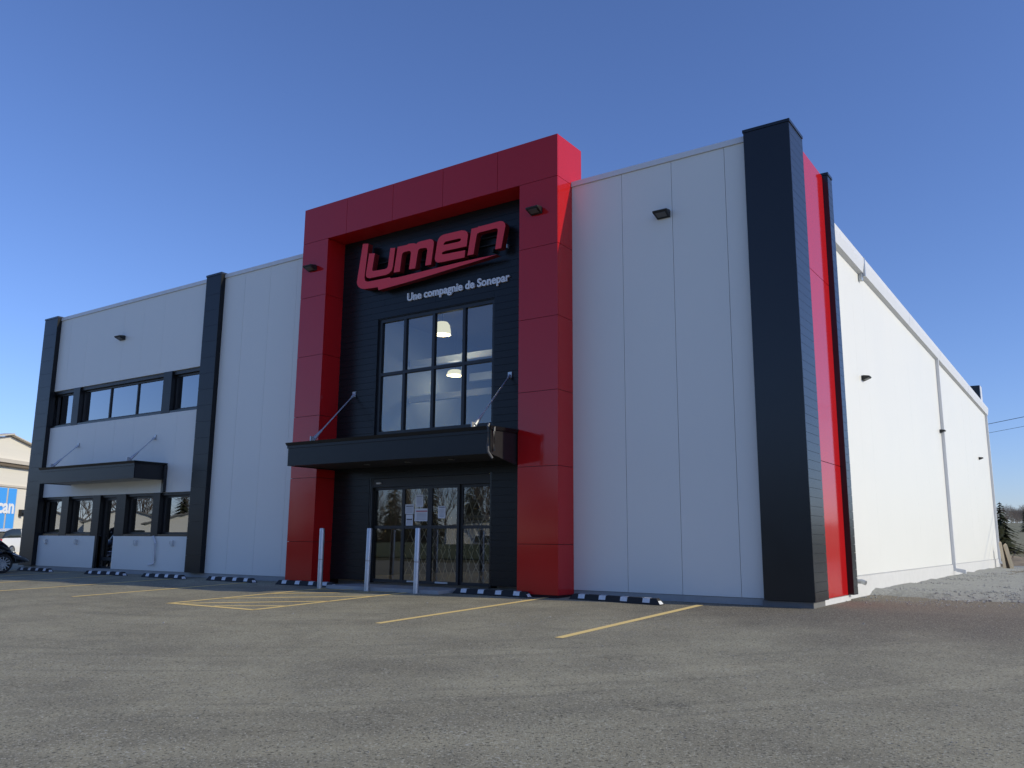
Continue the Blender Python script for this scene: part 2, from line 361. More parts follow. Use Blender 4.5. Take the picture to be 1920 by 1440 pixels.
# lawn berm and road across the lot (seen in the glass)
mb = MB(); ly = [-33.2, -36, -39, -43, -50, -60, -140]; lx = [-220+20*i for i in range(15)]
mb.add([(x, y, hz(x, y)+.09 if y < -33.1 else gz(y)+.0) for y in ly for x in lx], [(j*15+i, j*15+i+1, (j+1)*15+i+1, (j+1)*15+i) for j in range(6) for i in range(14)])
structure(part('lawn', mb, 'grass', smooth=True))
# gravel apron beside the long wall
mb = MB(); gy = [3.0+.35*i for i in range(12)]+[7.5+.8*i for i in range(20)]+[24+1.6*i for i in range(9)]; gx = [-4.09+.32*i for i in range(40)]+[9.2+2*i for i in range(16)]
def edge(x): return 4.45-.55*max(0, min(1, (x+4)/2.6))*2+.18*math.sin(x*3.1)+.12*math.sin(x*7.7)+max(0, (x+.5))*.10
vs = []
for y in gy:
    for x in gx:
        d = y-edge(x); h = -.20+.16*max(0, min(1, d/.8+.15))
        if d > 0: h += rnd.uniform(-.018, .022)+.035*math.sin(x*1.3+y*.7)*math.sin(y*.9-x*.4)
        if x < -3.2: h += .03*(1-(x+4.09)/.9)
        h -= max(0, (y-6))*.0035
        vs.append((x, y, h))
n = len(gx); mb.add(vs, [(j*n+i, j*n+i+1, (j+1)*n+i+1, (j+1)*n+i) for j in range(len(gy)-1) for i in range(n-1)])
structure(part('gravel_apron', mb, 'gravel'))
mb = MB()
def stone(mb, x, y, z, s):
    p = [(1, 0, 0), (-1, 0, 0), (0, 1, 0), (0, -1, 0), (0, 0, .7), (0, 0, -.5)]
    a = rnd.random()*6.3; c, q = math.cos(a), math.sin(a)
    v = []
    for px, py, pz in p:
        k = s*rnd.uniform(.6, 1.25); v.append((x+(px*c-py*q)*k, y+(px*q+py*c)*k, z+pz*k))
    mb.add(v, [(0, 2, 4), (2, 1, 4), (1, 3, 4), (3, 0, 4), (2, 0, 5), (1, 2, 5), (3, 1, 5), (0, 3, 5)])
for i in range(5200):
    x = -4.0+rnd.random()**1.4*9; y = 3.4+rnd.random()**1.8*28; d = y-edge(x)
    if d < -.15 and rnd.random() < .85: continue
    zz = (-.20+.16*max(0, min(1, d/.8+.15))-max(0, y-6)*.0035) if d > -.1 else -.115
    stone(mb, x, y, zz+.004, rnd.uniform(.012, .040))
o = part('loose_gravel', mb, 'stone'); o['kind'] = 'stuff'; tag(o, 'loose grey gravel stones beside the white long wall', 'gravel')
mb = MB()
cl = [(rnd.uniform(-14, 3), rnd.uniform(-12, -2.5), rnd.uniform(.3, 1.1)) for _ in range(34)]
for i in range(2600):
    cx_, cy_, cr_ = cl[i % 34]; x = rnd.gauss(cx_, cr_*1.3); y = min(-.8, rnd.gauss(cy_, cr_*.5))
    stone(mb, x, y, gz(y)+.002, rnd.uniform(.003, .0085))
for i in range(700):
    x = rnd.uniform(-20, 5); y = rnd.uniform(-13.5, -.6)
    stone(mb, x, y, gz(y)+.003, rnd.uniform(.004, .011) if rnd.random() < .96 else .022)
for i in range(150):
    x = rnd.gauss(-2.6, .8); y = rnd.gauss(2.7, .5); stone(mb, x, y, gz(y)+.004, rnd.uniform(.008, .024))
o = part('scattered_pebbles', mb, 'stone'); o['kind'] = 'stuff'; tag(o, 'tiny pale pebbles scattered over the asphalt lot', 'pebbles')

# ------------------------------------------------------------------ the store building
B = thing('store_building', 'two storey white, black and red warehouse store with red entrance portal', 'building', (-17, 0, 0))
HT = 8.41; XL_, XR_ = -29.85, -4.12; YB = 32.3
# openings in the front wall (x0, x1, z0, z1)
UP = (-29.03, -20.76, 4.55, 5.81); LO = (-29.03, -20.76, 0.97, 2.22)
DOORL = (-25.50, -24.62)
WIN = (-14.0, -10.52, 3.35, 6.20); DR = (-14.08, -10.55, -0.05, 2.33)
# shell: side walls, back wall, roof, floor
mb = MB()
mb.box(XL_, XL_+.2, .06, YB, -.3, 7.4); mb.box(XR_-.2, XR_-.03, 2.8, YB, -.3, 7.3); mb.box(XL_+.2, XR_-.2, YB-.2, YB, -.3, 7.4)
part('wall_shell', mb, 'interior', B)
mb = MB().box(XL_+.2, XR_-.2, .3, YB-.2, 7.20, 7.42); part('roof', mb, 'roofgrey', B)
mb = MB().box(XL_+.2, XR_-.2, .32, YB-.2, -.2, -.03); part('floor_slab', mb, 'intfloor', B)
mb = MB().box(-16.6, -16.45, .3, 18, -.03, 7.2).box(-16.4, -8.4, 12, 12.15, -.03, 7.2).box(-8.5, -8.35, .3, 12, -.03, 7.2); part('partition_wall', mb, 'interior', B)
mb = MB().box(-29.6, -16.6, 3.4, 3.5, -.03, 7.2).box(-29.6, -16.6, .35, 3.4, 3.2, 3.35); part('office_wall', mb, 'interior', B)
# foundation
part('foundation', MB().box(XL_, -16.10, .012, .3, -.4, -.006), 'concrete', B); part('foundation', MB().box(-8.6, -4.75, .012, .3, -.4, -.006), 'concrete', B)
mb = MB().box(-4.30, -4.075, 2.72, YB+.01, -.5, .28).box(-4.3, -3.985, .6, 2.5, -.4, -.024)
part('side_foundation', mb, 'foundation', B)
part('pillar_footing', MB().box(-4.80, -3.96, -.11, .599, -.4, -.024), 'footing', B)
# --- front wall core with panels
fw_r = part('front_wall', MB().box(-8.6, -4.6, .056, .28, 0, 8.3), 'core', B)
core = MB().box(-20.6, -16.0, .056, .28, 0, 8.3)
core.box(XL_+.01, -20.6, .056, .28, 5.80, 8.3).box(XL_+.01, -20.6, .056, .28, 2.21, 4.56)
core.box(XL_+.01, DOORL[0]-.01, .056, .28, 0, .98).box(DOORL[1]+.01, -20.6, .056, .28, 0, .98)
fw = part('front_wall', core, 'core', B)
def vpanels(x0, x1, z0, z1, seams, gap, parent, name='wall_panel'):
    xs = [x0]+[s for s in seams if x0+.05 < s < x1-.05]+[x1]
    for a, b in zip(xs[:-1], xs[1:]):
        j = rnd.uniform(0, .0025)
        piece(name, a+gap/2, b-gap/2, -j, .05-j, z0, z1, 'white', parent)
grid = [-4.12-1.08*i for i in range(30)]
vpanels(-8.54, -4.70, 0, 8.295, [-7.36, -6.275, -5.195], .009, fw_r)
vpanels(-20.3, -16.10, 0, 8.295, [-19.18, -18.10, -17.02], .007, fw)
lg = [-28.35, -27.27, -26.19, -25.11, -24.03, -22.95, -21.87]
vpanels(-29.1, -20.6, 5.81, 8.295, lg, .004, fw); vpanels(-29.1, -20.6, 2.22, 4.55, lg, .005, fw)
vpanels(-29.1, -25.622, 0, .97, [], .004, fw); vpanels(DOORL[1], -20.6, 0, .97, [-22.52], .005, fw)
# parapet cap, in lengths
for a, b in ((-29.03, -24.5), (-24.5, -20.76), (-20.08, -16.10), (-8.54, -4.74)):
    piece('parapet_cap', a+.002, b-.002, -.03, .34, 8.30, HT, 'trim', B)
# --- black pillars
def pillar(x0, x1, y0, y1, z0, z1, front=None, right=None, mt='black'):
    mb = MB().box(x0+.02, x1-.02, y0+.02, y1-.001, z0+.005, z1-.02); c = part('pillar', mb, 'blackmat', B)
    for face, h in (('f', front), ('r', right)):
        if h is None: continue
        zs = [z0]
        while zs[-1]+h*1.3 < z1-.06: zs.append(zs[-1]+h)
        zs.append(z1-.06)
        for a, b in zip(zs[:-1], zs[1:]):
            j = rnd.uniform(0, .0015); g = .005
            if face == 'f': piece('plank', x0, x1-.0, y0-j, y0+.018-j, a+g, b, mt, c)
            else: piece('plank', x1-.018+j, x1+j, y0+.0185, y1, a+g, b, mt, c)
    mb = MB().box(x0-.015, x1+.015, y0-.015, y1+.002, z1-.055, z1); part('pillar_cap', mb, 'black', c)
    return c
pillar(-29.88, -29.03, -.15, .05, .0, 8.45, .46, 8.0, 'dull')
pillar(-20.76, -20.08, -.15, .045, .0, 8.45, .46, 8.0, 'dull')
pillar(-4.76, -3.92, -.15, .69, -.02, 8.46, 12, .155)
pillar(-4.30, -3.895, 2.38, 2.71, -.02, 8.38, 12, .155)
# red return panels between the two corner pillars
c = part('red_return', MB().box(-4.28, -4.03, .70, 2.37, -.01, 8.29), 'redcore', B)
for a, b in ((-.02, 2.38), (2.38, 5.98), (5.98, 8.32)): piece('red_panel', -4.028, -4.0, .694, 2.376, a+.006, b-.006, 'red', c)
# parapet return behind them
part('parapet_return', MB().box(-4.6, -4.32, .1, 2.7, 7.0, 8.25), 'trim', B)
# --- red portal
PX0, PX1, PY = -16.16, -8.53, -.59; IX0, IX1 = -15.26, -9.47; PT = 9.28; PB = 8.35
mb = MB().box(PX0+.03, IX0-.03, PY+.03, .30, -.3, PT-.03).box(IX1+.03, PX1-.03, PY+.03, .30, -.3, PT-.03).box(IX0-.03, IX1+.03, PY+.03, .395, PB+.03, PT-.03).box(PX0+.03, IX0, .30, .395, 8.0, PT-.03).box(IX1, PX1-.03, .30, .395, 8.0, PT-.03)
pc = part('portal_frame', mb, 'redcore', B)
zj = [-.085, .865, 2.37, 3.87, 5.38, 6.90, PB]; G = .005; T = .028
for a, b in zip(zj[:-1], zj[1:]):
    for x0, x1 in ((PX0, IX0), (IX1, PX1)):
        piece('portal_panel', x0, x1, PY, PY+T, a+G, b-G, 'red', pc)
    piece('portal_panel', PX1-T, PX1, PY+T+.004, -.001, a+G, b-G, 'red', pc)
    piece('portal_panel', PX0, PX0+T, PY+T+.004, -.001, a+G, b-G, 'red', pc)
    piece('portal_panel', IX0-T, IX0, PY+T+.004, .0, a+G, b-G, 'red', pc)
    piece('portal_panel', IX1, IX1+T, PY+T+.004, .0, a+G, b-G, 'red', pc)
w = (PX1-PX0)/5
for i in range(5): piece('portal_panel', PX0+i*w+(G if i else 0), PX0+(i+1)*w-(G if i < 4 else 0), PY, PY+T, PB+G, PT, 'red', pc)
for x0, x1 in ((PX1-T, PX1), (PX0, PX0+T)): piece('portal_panel', x0, x1, PY+T+.004, .395, PB+G, PT-.002, 'red', pc)
part('portal_top', MB().box(PX0+.01, PX1-.01, PY+.03, .39, PT-.029, PT-.008), 'red', pc)
for i in range(4):
    w2 = (IX1-IX0)/4; piece('portal_panel', IX0+i*w2+.003, IX0+(i+1)*w2-.003, PY+T+.004, .0, PB, PB+T, 'red', pc)
# --- entrance wall of black planks
mb = MB().box(IX0-.02, WIN[0], .02, .24, 0, 8.37).box(WIN[1], IX1+.02, .02, .24, 0, 8.37).box(WIN[0], WIN[1], .02, .24, WIN[3], 8.37).box(WIN[0], WIN[1], .02, .24, DR[3]+.01, WIN[2]-.005)
ew = part('entrance_wall', mb, 'blackmat', B)
z = 0.0; k = 0
while z < PB-.05:
    z1 = min(z+.155, PB-.004); g = .006
    def overl(op): return z1 > op[2]+.02 and z < op[3]-.02
    op = WIN if overl(WIN) else DR if overl(DR) else None
    spans = [(IX0, op[0]), (op[1], IX1)] if op else [(IX0, IX1)]
    for a, b in spans:
        j = rnd.uniform(0, .003)
        if (b-a) > 3:
            s = rnd.uniform(-14.2, -10.4); ss = [(a, s-.0015), (s+.0015, b)]
        else: ss = [(a, b)]
        for p, q in ss: piece('plank', p+.001, q-.001, -j, .02-j, z+g, z1, 'dull', ew)
    z = z1; k += 1
# --- windows
def window(x0, x1, z0, z1, y, mull, trans, fw_=.07, glass='glass', name='window', bars=.045, depth=.09):
    mb = MB()
    mb.box(x0, x1, y-depth/2, y+depth/2, z0, z0+fw_).box(x0, x1, y-depth/2, y+depth/2, z1-fw_, z1)
    mb.box(x0, x0+fw_, y-depth/2, y+depth/2, z0+fw_, z1-fw_).box(x1-fw_, x1, y-depth/2, y+depth/2, z0+fw_, z1-fw_)
    for m_ in mull: mb.box(m_-bars/2, m_+bars/2, y-depth/2+.004, y+depth/2-.004, z0+fw_, z1-fw_)
    for t_ in trans:
        xs = [x0+fw_]+[v for m_ in mull for v in (m_-bars/2, m_+bars/2)]+[x1-fw_]
        for a, b in zip(xs[::2], xs[1::2]): mb.box(a, b, y-depth/2+.006, y+depth/2-.006, t_-bars/2, t_+bars/2)
    f = part(name, mb, 'blackmat', B)
    xs = [x0+fw_]+list(mull)+[x1-fw_]; zs = [z0+fw_]+list(trans)+[z1-fw_]
    for i in range(len(xs)-1):
        for j in range(len(zs)-1):
            a, b = xs[i]+(bars/2 if i else 0), xs[i+1]-(bars/2 if i < len(xs)-2 else 0)
            c, d = zs[j]+(bars/2 if j else 0), zs[j+1]-(bars/2 if j < len(zs)-2 else 0)
            t = rnd.uniform(-.0015, .0015)
            q = MB().add([(a, y+t, c), (b, y-t, c), (b, y-t+rnd.uniform(-.001, .001), d), (a, y+t, d)], [(0, 1, 2, 3)])
            part('pane', q, glass, f, recalc=False)
    return f
part('window_reveal', MB().box(WIN[0]-.0, WIN[0]+.012, .021, .23, WIN[2], WIN[3]).box(WIN[0]+.012, WIN[1], .021, .23, WIN[3]-.012, WIN[3]), 'blackmat', B)
window(WIN[0]+.012, WIN[1], WIN[2], WIN[3]-.013, .10, (-13.17, -12.29, -11.40), (4.82,), .085, 'glass', 'entrance_window', .075, .10)
# left bay upper ribbon: black boxed piers between the recessed windows
def piers(ranges, z0, z1, top):
    for a, b in ranges:
        p = part('pier', MB().box(a+.012, b-.012, .0, .30, z0, z1), 'blackmat', B)
        zz = z0; h = (z1-z0)/top
        for i in range(top): piece('plank', a, b, -.012, 0, zz+i*h+.003, zz+(i+1)*h-.001, 'dull', p)
        piece('plank', b-.012, b, .001, .30, z0+.002, z1-.002, 'dull', p)
UP_P = [(-27.75, -27.36), (-22.70, -22.29)]
piers(UP_P, 4.55, 5.81, 2)
part('window_head', MB().box(-29.0, -20.8, .052, .3, 5.70, 5.80), 'blackmat', B); part('window_sill', MB().box(-29.0, -20.8, -.004, .3, 4.552, 4.61), 'black', B)
window(-29.03, -27.75, 4.62, 5.70, .18, (), (), .06, 'tglass')
window(-27.36, -22.70, 4.62, 5.70, .18, (-25.76, -24.25), (), .06, 'tglass')
window(-22.29, -20.76, 4.62, 5.70, .18, (), (), .06, 'tglass')
LO_P = [(-27.77, -27.36), (-25.92, -25.51), (-24.61, -24.12), (-22.71, -22.38)]
piers(LO_P, .97, 2.22, 3)
piers([(-25.62, -25.51)], .0, .97, 1)
part('window_head', MB().box(-29.0, -20.8, .052, .3, 2.14, 2.21), 'blackmat', B)
for a, b in ((-29.03, -27.77), (-27.36, -25.92), (-24.12, -22.71), (-22.38, -20.76)):
    piece('window_sill', a, b, -.004, .3, .972, 1.03, 'black', B)
    window(a, b, 1.03, 2.14, .18, (), (), .06, 'tglass')
# office door
d = window(-25.51, -24.61, -.03, 2.14, .18, (), (.28,), .085, 'tglass', 'office_door', .1)
part('door_handle', MB().tube([(-24.76, .12, .85), (-24.76, .09, .9), (-24.76, .09, 1.2), (-24.76, .12, 1.25)], .014), 'chrome', d)
# --- sliding entrance doors
part('door_header', MB().box(DR[0], DR[1], .03, .22, 2.13, 2.325), 'blackmat', B)
dx = (-14.05, -13.07, -12.26, -11.43, -10.57)
for i in range(4):
    y = .12 if i in (0, 3) else .075
    f = window(dx[i], dx[i+1], -.02, 2.125, y, (), (1.21,), .062, 'doorglass', 'door_leaf', .07, .05)
    if i in (1, 2): part('threshold_plate', MB().box(dx[i]+.2, dx[i]+.55, y-.034, y-.027, .0, .035), 'steel', f)
part('door_frame', MB().box(DR[0]-.03, DR[0]+.03, .01, .23, -.05, 2.36).box(DR[1]-.02, DR[1]+.02, -.006, .23, -.05, 2.36), 'black', B)
part('motion_sensor', MB().box(-13.85, -13.73, -.02, .03, 2.2, 2.235), 'trim', B)
# --- long side wall of white panels
core = part('side_wall', MB().box(XR_-.03, XR_-.012, 2.72, YB, .25, 7.3), 'trim', B)
y = 2.72
while y < YB-.05:
    y1 = min(y+1.08, YB); j = rnd.uniform(0, .0006)
    piece('wall_panel', XR_-.012+j, XR_+.02+j, y+.0005, y1-.0005, .30, 7.30, 'white', core); y = y1
# gutter in two lengths with joints
gp = [(-4.10, 7.12), (-4.0, 7.16), (-3.965, 7.40), (-3.965, 7.52), (-4.01, 7.53), (-4.10, 7.47)]
gseg = [(2.75, 5.72), (5.74, 11.5), (11.52, 17.2), (17.22, 24.8), (24.82, YB+.05)]
for a, b in gseg: part('gutter', MB().add([(x, yy, z) for yy in (a, b) for x, z in gp], [tuple(range(6)), tuple(range(11, 5, -1))]+[(i, i+6, (i+1) % 6+6, (i+1) % 6) for i in range(6)]), 'trim', B)
part('gutter_strap', MB().box(-4.09, -3.955, 5.70, 5.76, 7.08, 7.535).box(-4.085, -4.02, 5.60, 5.76, 6.98, 7.13), 'steel', B)
for yy in (16.9, 31.95):
    ds = part('downspout', MB().box(-4.095, -4.0, yy-.055, yy+.055, .2, 7.16), 'trim', B)
    part('downspout_elbow', MB().hexa([(-4.09, yy-.05, .08), (-4.0, yy-.05, .08), (-4.0, yy+.05, .08), (-4.09, yy+.05, .08), (-4.09, yy-.05, .2), (-4.0, yy-.05, .2), (-4.0, yy+.05, .2), (-4.09, yy+.05, .2)]).hexa([(-4.0, yy-.05, .06), (-3.72, yy-.05, .0), (-3.72, yy+.05, .0), (-4.0, yy+.05, .06), (-4.0, yy-.05, .17), (-3.72, yy-.05, .125), (-3.72, yy+.05, .125), (-4.0, yy+.05, .17)]), 'trim', ds)
part('corner_trim', MB().box(-4.11, -4.085, YB-.2, YB+.02, .29, 7.15), 'trim', B)
part('drain_elbow', MB().tube([(-4.08, 3.3, .2), (-3.95, 3.3, .2), (-3.87, 3.28, .17)], .045, 12), 'steel', B)
# small rear parapet box on the roof corner
rb = part('roof_box', MB().box(-4.8, -4.18, 31.5, 32.2, 7.42, 8.55), 'black', B); part('box_sunlit_side', MB().box(-4.18, -4.15, 31.51, 32.2, 7.5, 8.55), 'trim', rb)  # white plate on the right: the box's sunlit side put into colour
# outlet boxes and white drain pipe on the low wall
for x in (-28.50, -26.65, -23.38, -21.58):
    ob = part('outlet_box', MB().box(x-.045, x+.045, -.06, 0, .70, .86), 'lens', B, bevel=.008); part('outlet_cover', MB().box(x-.05, x+.05, -.072, -.061, .72, .85), 'steel', ob)
    part('conduit', MB().tube([(x-.13, -.012, .76), (x-.13, -.012, .84)], .012, 8), 'blackmat', ob)
part('drain_pipe', MB().tube([(-22.50, -.05, .965), (-22.42, -.05, .88), (-22.36, -.05, .78), (-22.35, -.05, .28), (-22.37, -.06, .2), (-22.50, -.13, .16)], .035, 10), 'trim', B, smooth=True)

# --- lobby interior seen through the glass
for zc in (4.98, 6.05):
    o = part('interior_beam', MB().box(-16.4, -8.5, 3.9, 4.05, zc-.09, zc+.09), 'beam', B)
part('interior_beam', MB().box(-16.4, -8.5, 6.8, 7.0, 6.0, 6.25), 'beam', B)
part('interior_column', MB().box(-15.6, -15.3, 1.2, 1.5, -.03, 7.2), 'beam', B)
rk = thing('storage_rack', 'pale perforated steel storage rack standing behind the entrance glass', 'rack', (-13.0, 3.2, -.03))
for x in (-13.95, -11.3):
    up = part('rack_upright', MB().box(x-.05, x+.05, 3.30, 3.38, -.03, 6.0), 'beam', rk)
    for i in range(38): piece('rack_slot', x-.018, x+.018, 3.292, 3.298, .3+i*.15, .36+i*.15, 'core', up)
for zc in (1.5, 3.6): part('rack_shelf', MB().box(-13.9, -11.35, 3.3, 4.1, zc, zc+.08), 'beam', rk)
ct = thing('service_counter', 'pale service counter inside the entrance', 'counter', (-11.2, 2.2, -.03))
part('counter_body', MB().box(-11.9, -10.3, 1.9, 2.5, -.03, .92), 'beam', ct, bevel=.01); part('counter_top', MB().box(-11.95, -10.25, 1.85, 2.55, .922, .96), 'steel', ct)
lamps = [((-14.45, 3.0, 6.5), .24, .36, 'upper dome pendant lamp glowing behind the entrance window'), ((-15.55, 5.0, 5.80), .26, .17, 'lower shallow pendant lamp glowing behind the entrance window')]
for (x, y, z), r, h, lab in lamps:
    t = thing('pendant_lamp', lab, 'lamp', (x, y, z), 'lit pendant lamps inside the lobby')
    part('lamp_shade', MB().lathe((x, y, z), (0, 0, 1), [(r*.2, h), (r*.62, h*.97), (r*.85, h*.75), (r*.97, h*.35), (r, 0), (r*.96, 0), (r*.90, h*.3), (r*.1, h*.8)], 28), 'lamp', t, smooth=True)
    part('lamp_cord', MB().tube([(x, y, z+h), (x, y, 7.2)], .01, 6), 'wire', t)
    ld = bpy.data.lights.new('pendant_bulb', 'POINT'); ld.energy = 45; ld.color = (1, .86, .66); ld.shadow_soft_size = .12
    lo = bpy.data.objects.new('pendant_bulb', ld); col.objects.link(lo); lo.parent = t; lo.location = (0, 0, -.12)
# folding security gate inside the doors
fg = thing('folding_gate', 'brass coloured folding lattice security gate behind the entrance doors', 'gate', (-11.9, .4, -.03))
xs = [-13.0+i*.21 for i in range(12)]
for i, x in enumerate(xs):
    for s in (-1, 1):
        for z0 in (.05, .75, 1.45):
            a = .13 if 4 < i < 9 else .2
            part('lattice_strip', MB().tube([(x-s*a, .26+.012*s, z0), (x+s*a, .26+.012*s, z0+.68)], .011, 4), 'brass', fg)
for x in (-13.2, -10.6): part('gate_post', MB().box(x-.02, x+.02, .24, .28, -.03, 2.2), 'brass', fg)

# ------------------------------------------------------------------ canopies
def tie_rod(p, q, parent):
    p = Vector(p); q = Vector(q); d = (q-p).normalized()
    r_ = part('tie_rod', MB().tube([p, q], .016, 8), 'steel', parent, smooth=True)
    part('rod_plate', MB().box(q.x-.05, q.x+.05, q.y-.012, q.y+.012, q.z-.07, q.z+.07), 'steel', r_)
    part('rod_clevis', MB().tube([q-d*.12, q-d*.01], [.026, .034], 8), 'steel', r_)
    part('rod_turnbuckle', MB().tube([p+d*.05, p+d*.38], [.045, .026], 8).box(p.x-.09, p.x+.09, p.y-.07, p.y+.07, p.z-.05, p.z-.03).box(p.x-.012, p.x+.012, p.y-.07, p.y+.06, p.z-.04, p.z+.09), 'steel', r_)
def canopy(x0, x1, yf, zt, zb, yb, drop, label, rods, right_down=False, rise=0.0):
    t = thing('canopy', label, 'canopy', ((x0+x1)/2, 0, zb), 'flat canopies hung from the front wall')
    zb2 = zb
    # fascia box with a sloping soffit line
    f = part('fascia', MB().hexa([(x0, yf, zb), (x1, yf, zb), (x1, yf+.03, zb), (x0, yf+.03, zb), (x0, yf, zt-.07), (x1, yf, zt-.07), (x1, yf+.03, zt-.07), (x0, yf+.03, zt-.07)]), 'dull', t)
    for xa, xb in ((x0, x0+.03), (x1-.03, x1)):
        part('end_panel', MB().hexa([(xa, yf+.031, zb), (xb, yf+.031, zb), (xb, yb, zb-(drop if xa > x0 else 0)), (xa, yb, zb-(drop if xa > x0 else 0)), (xa, yf+.031, zt-.07), (xb, yf+.031, zt-.07), (xb, yb, zt-.07+rise), (xa, yb, zt-.07+rise)]), 'blackmat', t)
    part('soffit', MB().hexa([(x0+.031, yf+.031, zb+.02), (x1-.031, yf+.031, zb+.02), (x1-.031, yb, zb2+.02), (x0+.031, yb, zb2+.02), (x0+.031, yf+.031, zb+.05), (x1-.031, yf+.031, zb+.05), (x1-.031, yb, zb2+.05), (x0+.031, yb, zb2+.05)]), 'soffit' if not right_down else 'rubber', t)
    # stepped cornice and roof deck
    c = part('cornice', MB().hexa([(x0-.03, yf-.03, zt-.068), (x1+.03, yf-.03, zt-.068), (x1+.03, yb, zt-.068+rise), (x0-.03, yb, zt-.068+rise), (x0-.055, yf-.055, zt), (x1+.055, yf-.055, zt), (x1+.055, yb, zt+rise), (x0-.055, yb, zt+rise)]), 'dull', t)
    part('cornice_lip', MB().box(x0-.02, x1+.02, yf-.02, yf-.001, zt-.13, zt-.069), 'dull', c)
    for xr, zw in rods: tie_rod((xr, yf+.22, zt+.05), (xr, -.02, zw), t)
    return t
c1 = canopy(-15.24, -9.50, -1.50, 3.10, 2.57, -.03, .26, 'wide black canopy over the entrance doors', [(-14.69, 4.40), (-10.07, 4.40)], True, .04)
# bent drain pipe hanging at its right corner
part('drain_pipe', MB().tube([(-9.50, -1.54, 3.14), (-9.50, -1.57, 3.08), (-9.50, -1.57, 2.70), (-9.50, -1.555, 2.60), (-9.47, -1.46, 2.48)], .024, 10), 'pipe', c1, smooth=True)
part('drain_pipe', MB().tube([(-9.47, -1.40, 3.10), (-9.46, -1.42, 3.0), (-9.46, -1.42, 2.62)], .022, 10), 'pipe', c1, smooth=True)
for x in (-13.4, -12.2, -11.0): part('downlight', MB().lathe((x, -.8, 2.588), (0, 0, -1), [(.001, .0), (.06, .0), (.07, .006), (.07, .02), (.055, .02), (.05, .012), (.001, .012)], 16), 'dimlens', c1)
c2_ = canopy(-27.35, -22.20, -1.0, 3.06, 2.57, -.003, .0, 'smaller black canopy above the left ground floor windows', [(-27.1, 3.86), (-22.87, 3.86)])
part('drain_pipe', MB().box(-22.22, -22.12, -.115, -.02, 2.22, 2.99), 'black', c2_)

# ------------------------------------------------------------------ signs
LET = {
'L': [(-14.353, 8.116), (-14.162, 8.084), (-14.174, 7.939), (-14.247, 7.311), (-14.249, 7.21), (-14.221, 7.141), (-14.135, 7.104), (-13.414, 7.09), (-13.367, 7.057), (-13.156, 7.045), (-12.534, 7.053), (-12.141, 7.06), (-11.268, 7.075), (-10.763, 7.072), (-10.273, 7.061), (-10.762, 7.019), (-11.265, 6.984), (-12.137, 6.92), (-12.867, 6.872), (-13.764, 6.83), (-13.794, 6.91), (-14.227, 6.934), (-14.346, 6.967), (-14.434, 7.019), (-14.485, 7.084), (-14.503, 7.151), (-14.471, 7.364), (-14.408, 7.752)],
'u': [(-14.124, 7.821), (-13.932, 7.79), (-14.001, 7.395), (-13.989, 7.357), (-13.955, 7.346), (-13.586, 7.325), (-13.516, 7.338), (-13.485, 7.377), (-13.425, 7.823), (-13.27, 7.801), (-13.323, 7.348), (-13.357, 7.249), (-13.435, 7.193), (-13.547, 7.173), (-14.073, 7.184), (-14.154, 7.209), (-14.197, 7.246), (-14.206, 7.299), (-14.174, 7.503)],
'm': [(-13.19, 7.81), (-12.905, 7.801), (-12.827, 7.816), (-12.68, 7.799), (-12.598, 7.765), (-12.556, 7.794), (-12.47, 7.804), (-12.197, 7.802), (-12.111, 7.773), (-12.07, 7.711), (-12.071, 7.638), (-12.136, 7.175), (-12.311, 7.182), (-12.257, 7.541), (-12.274, 7.593), (-12.317, 7.616), (-12.479, 7.629), (-12.525, 7.613), (-12.548, 7.573), (-12.615, 7.172), (-12.808, 7.18), (-12.761, 7.565), (-12.772, 7.612), (-12.817, 7.638), (-12.977, 7.641), (-13.023, 7.625), (-13.047, 7.583), (-13.099, 7.176), (-13.29, 7.187)],
'e': [(-11.965, 7.678), (-11.931, 7.756), (-11.868, 7.808), (-11.78, 7.829), (-11.257, 7.822), (-11.156, 7.793), (-11.099, 7.746), (-11.074, 7.677), (-11.111, 7.46), (-11.709, 7.452), (-11.802, 7.44), (-11.825, 7.385), (-11.795, 7.351), (-11.146, 7.33), (-11.162, 7.164), (-11.819, 7.174), (-11.937, 7.186), (-12.001, 7.227), (-12.027, 7.284), (-12.02, 7.35)],
'n': [(-10.978, 7.799), (-10.805, 7.798), (-10.772, 7.819), (-10.738, 7.807), (-10.203, 7.814), (-10.117, 7.791), (-10.063, 7.738), (-10.049, 7.673), (-10.155, 7.184), (-10.316, 7.188), (-10.249, 7.606), (-10.26, 7.648), (-10.304, 7.671), (-10.747, 7.668), (-10.802, 7.656), (-10.829, 7.62), (-10.91, 7.189), (-11.078, 7.191)]}
LET['e'] = [(-11.965, 7.678), (-11.931, 7.756), (-11.868, 7.808), (-11.78, 7.829), (-11.257, 7.822), (-11.156, 7.793), (-11.099, 7.746), (-11.074, 7.677), (-11.111, 7.415), (-11.709, 7.425), (-11.802, 7.412), (-11.825, 7.384), (-11.795, 7.351), (-11.146, 7.33), (-11.162, 7.164), (-11.819, 7.174), (-11.937, 7.186), (-12.001, 7.227), (-12.027, 7.284), (-12.02, 7.35)]
EH = [(-11.779, 7.575), (-11.765, 7.618), (-11.722, 7.648), (-11.324, 7.643), (-11.280, 7.628), (-11.272, 7.600), (-11.303, 7.575), (-11.351, 7.567)]
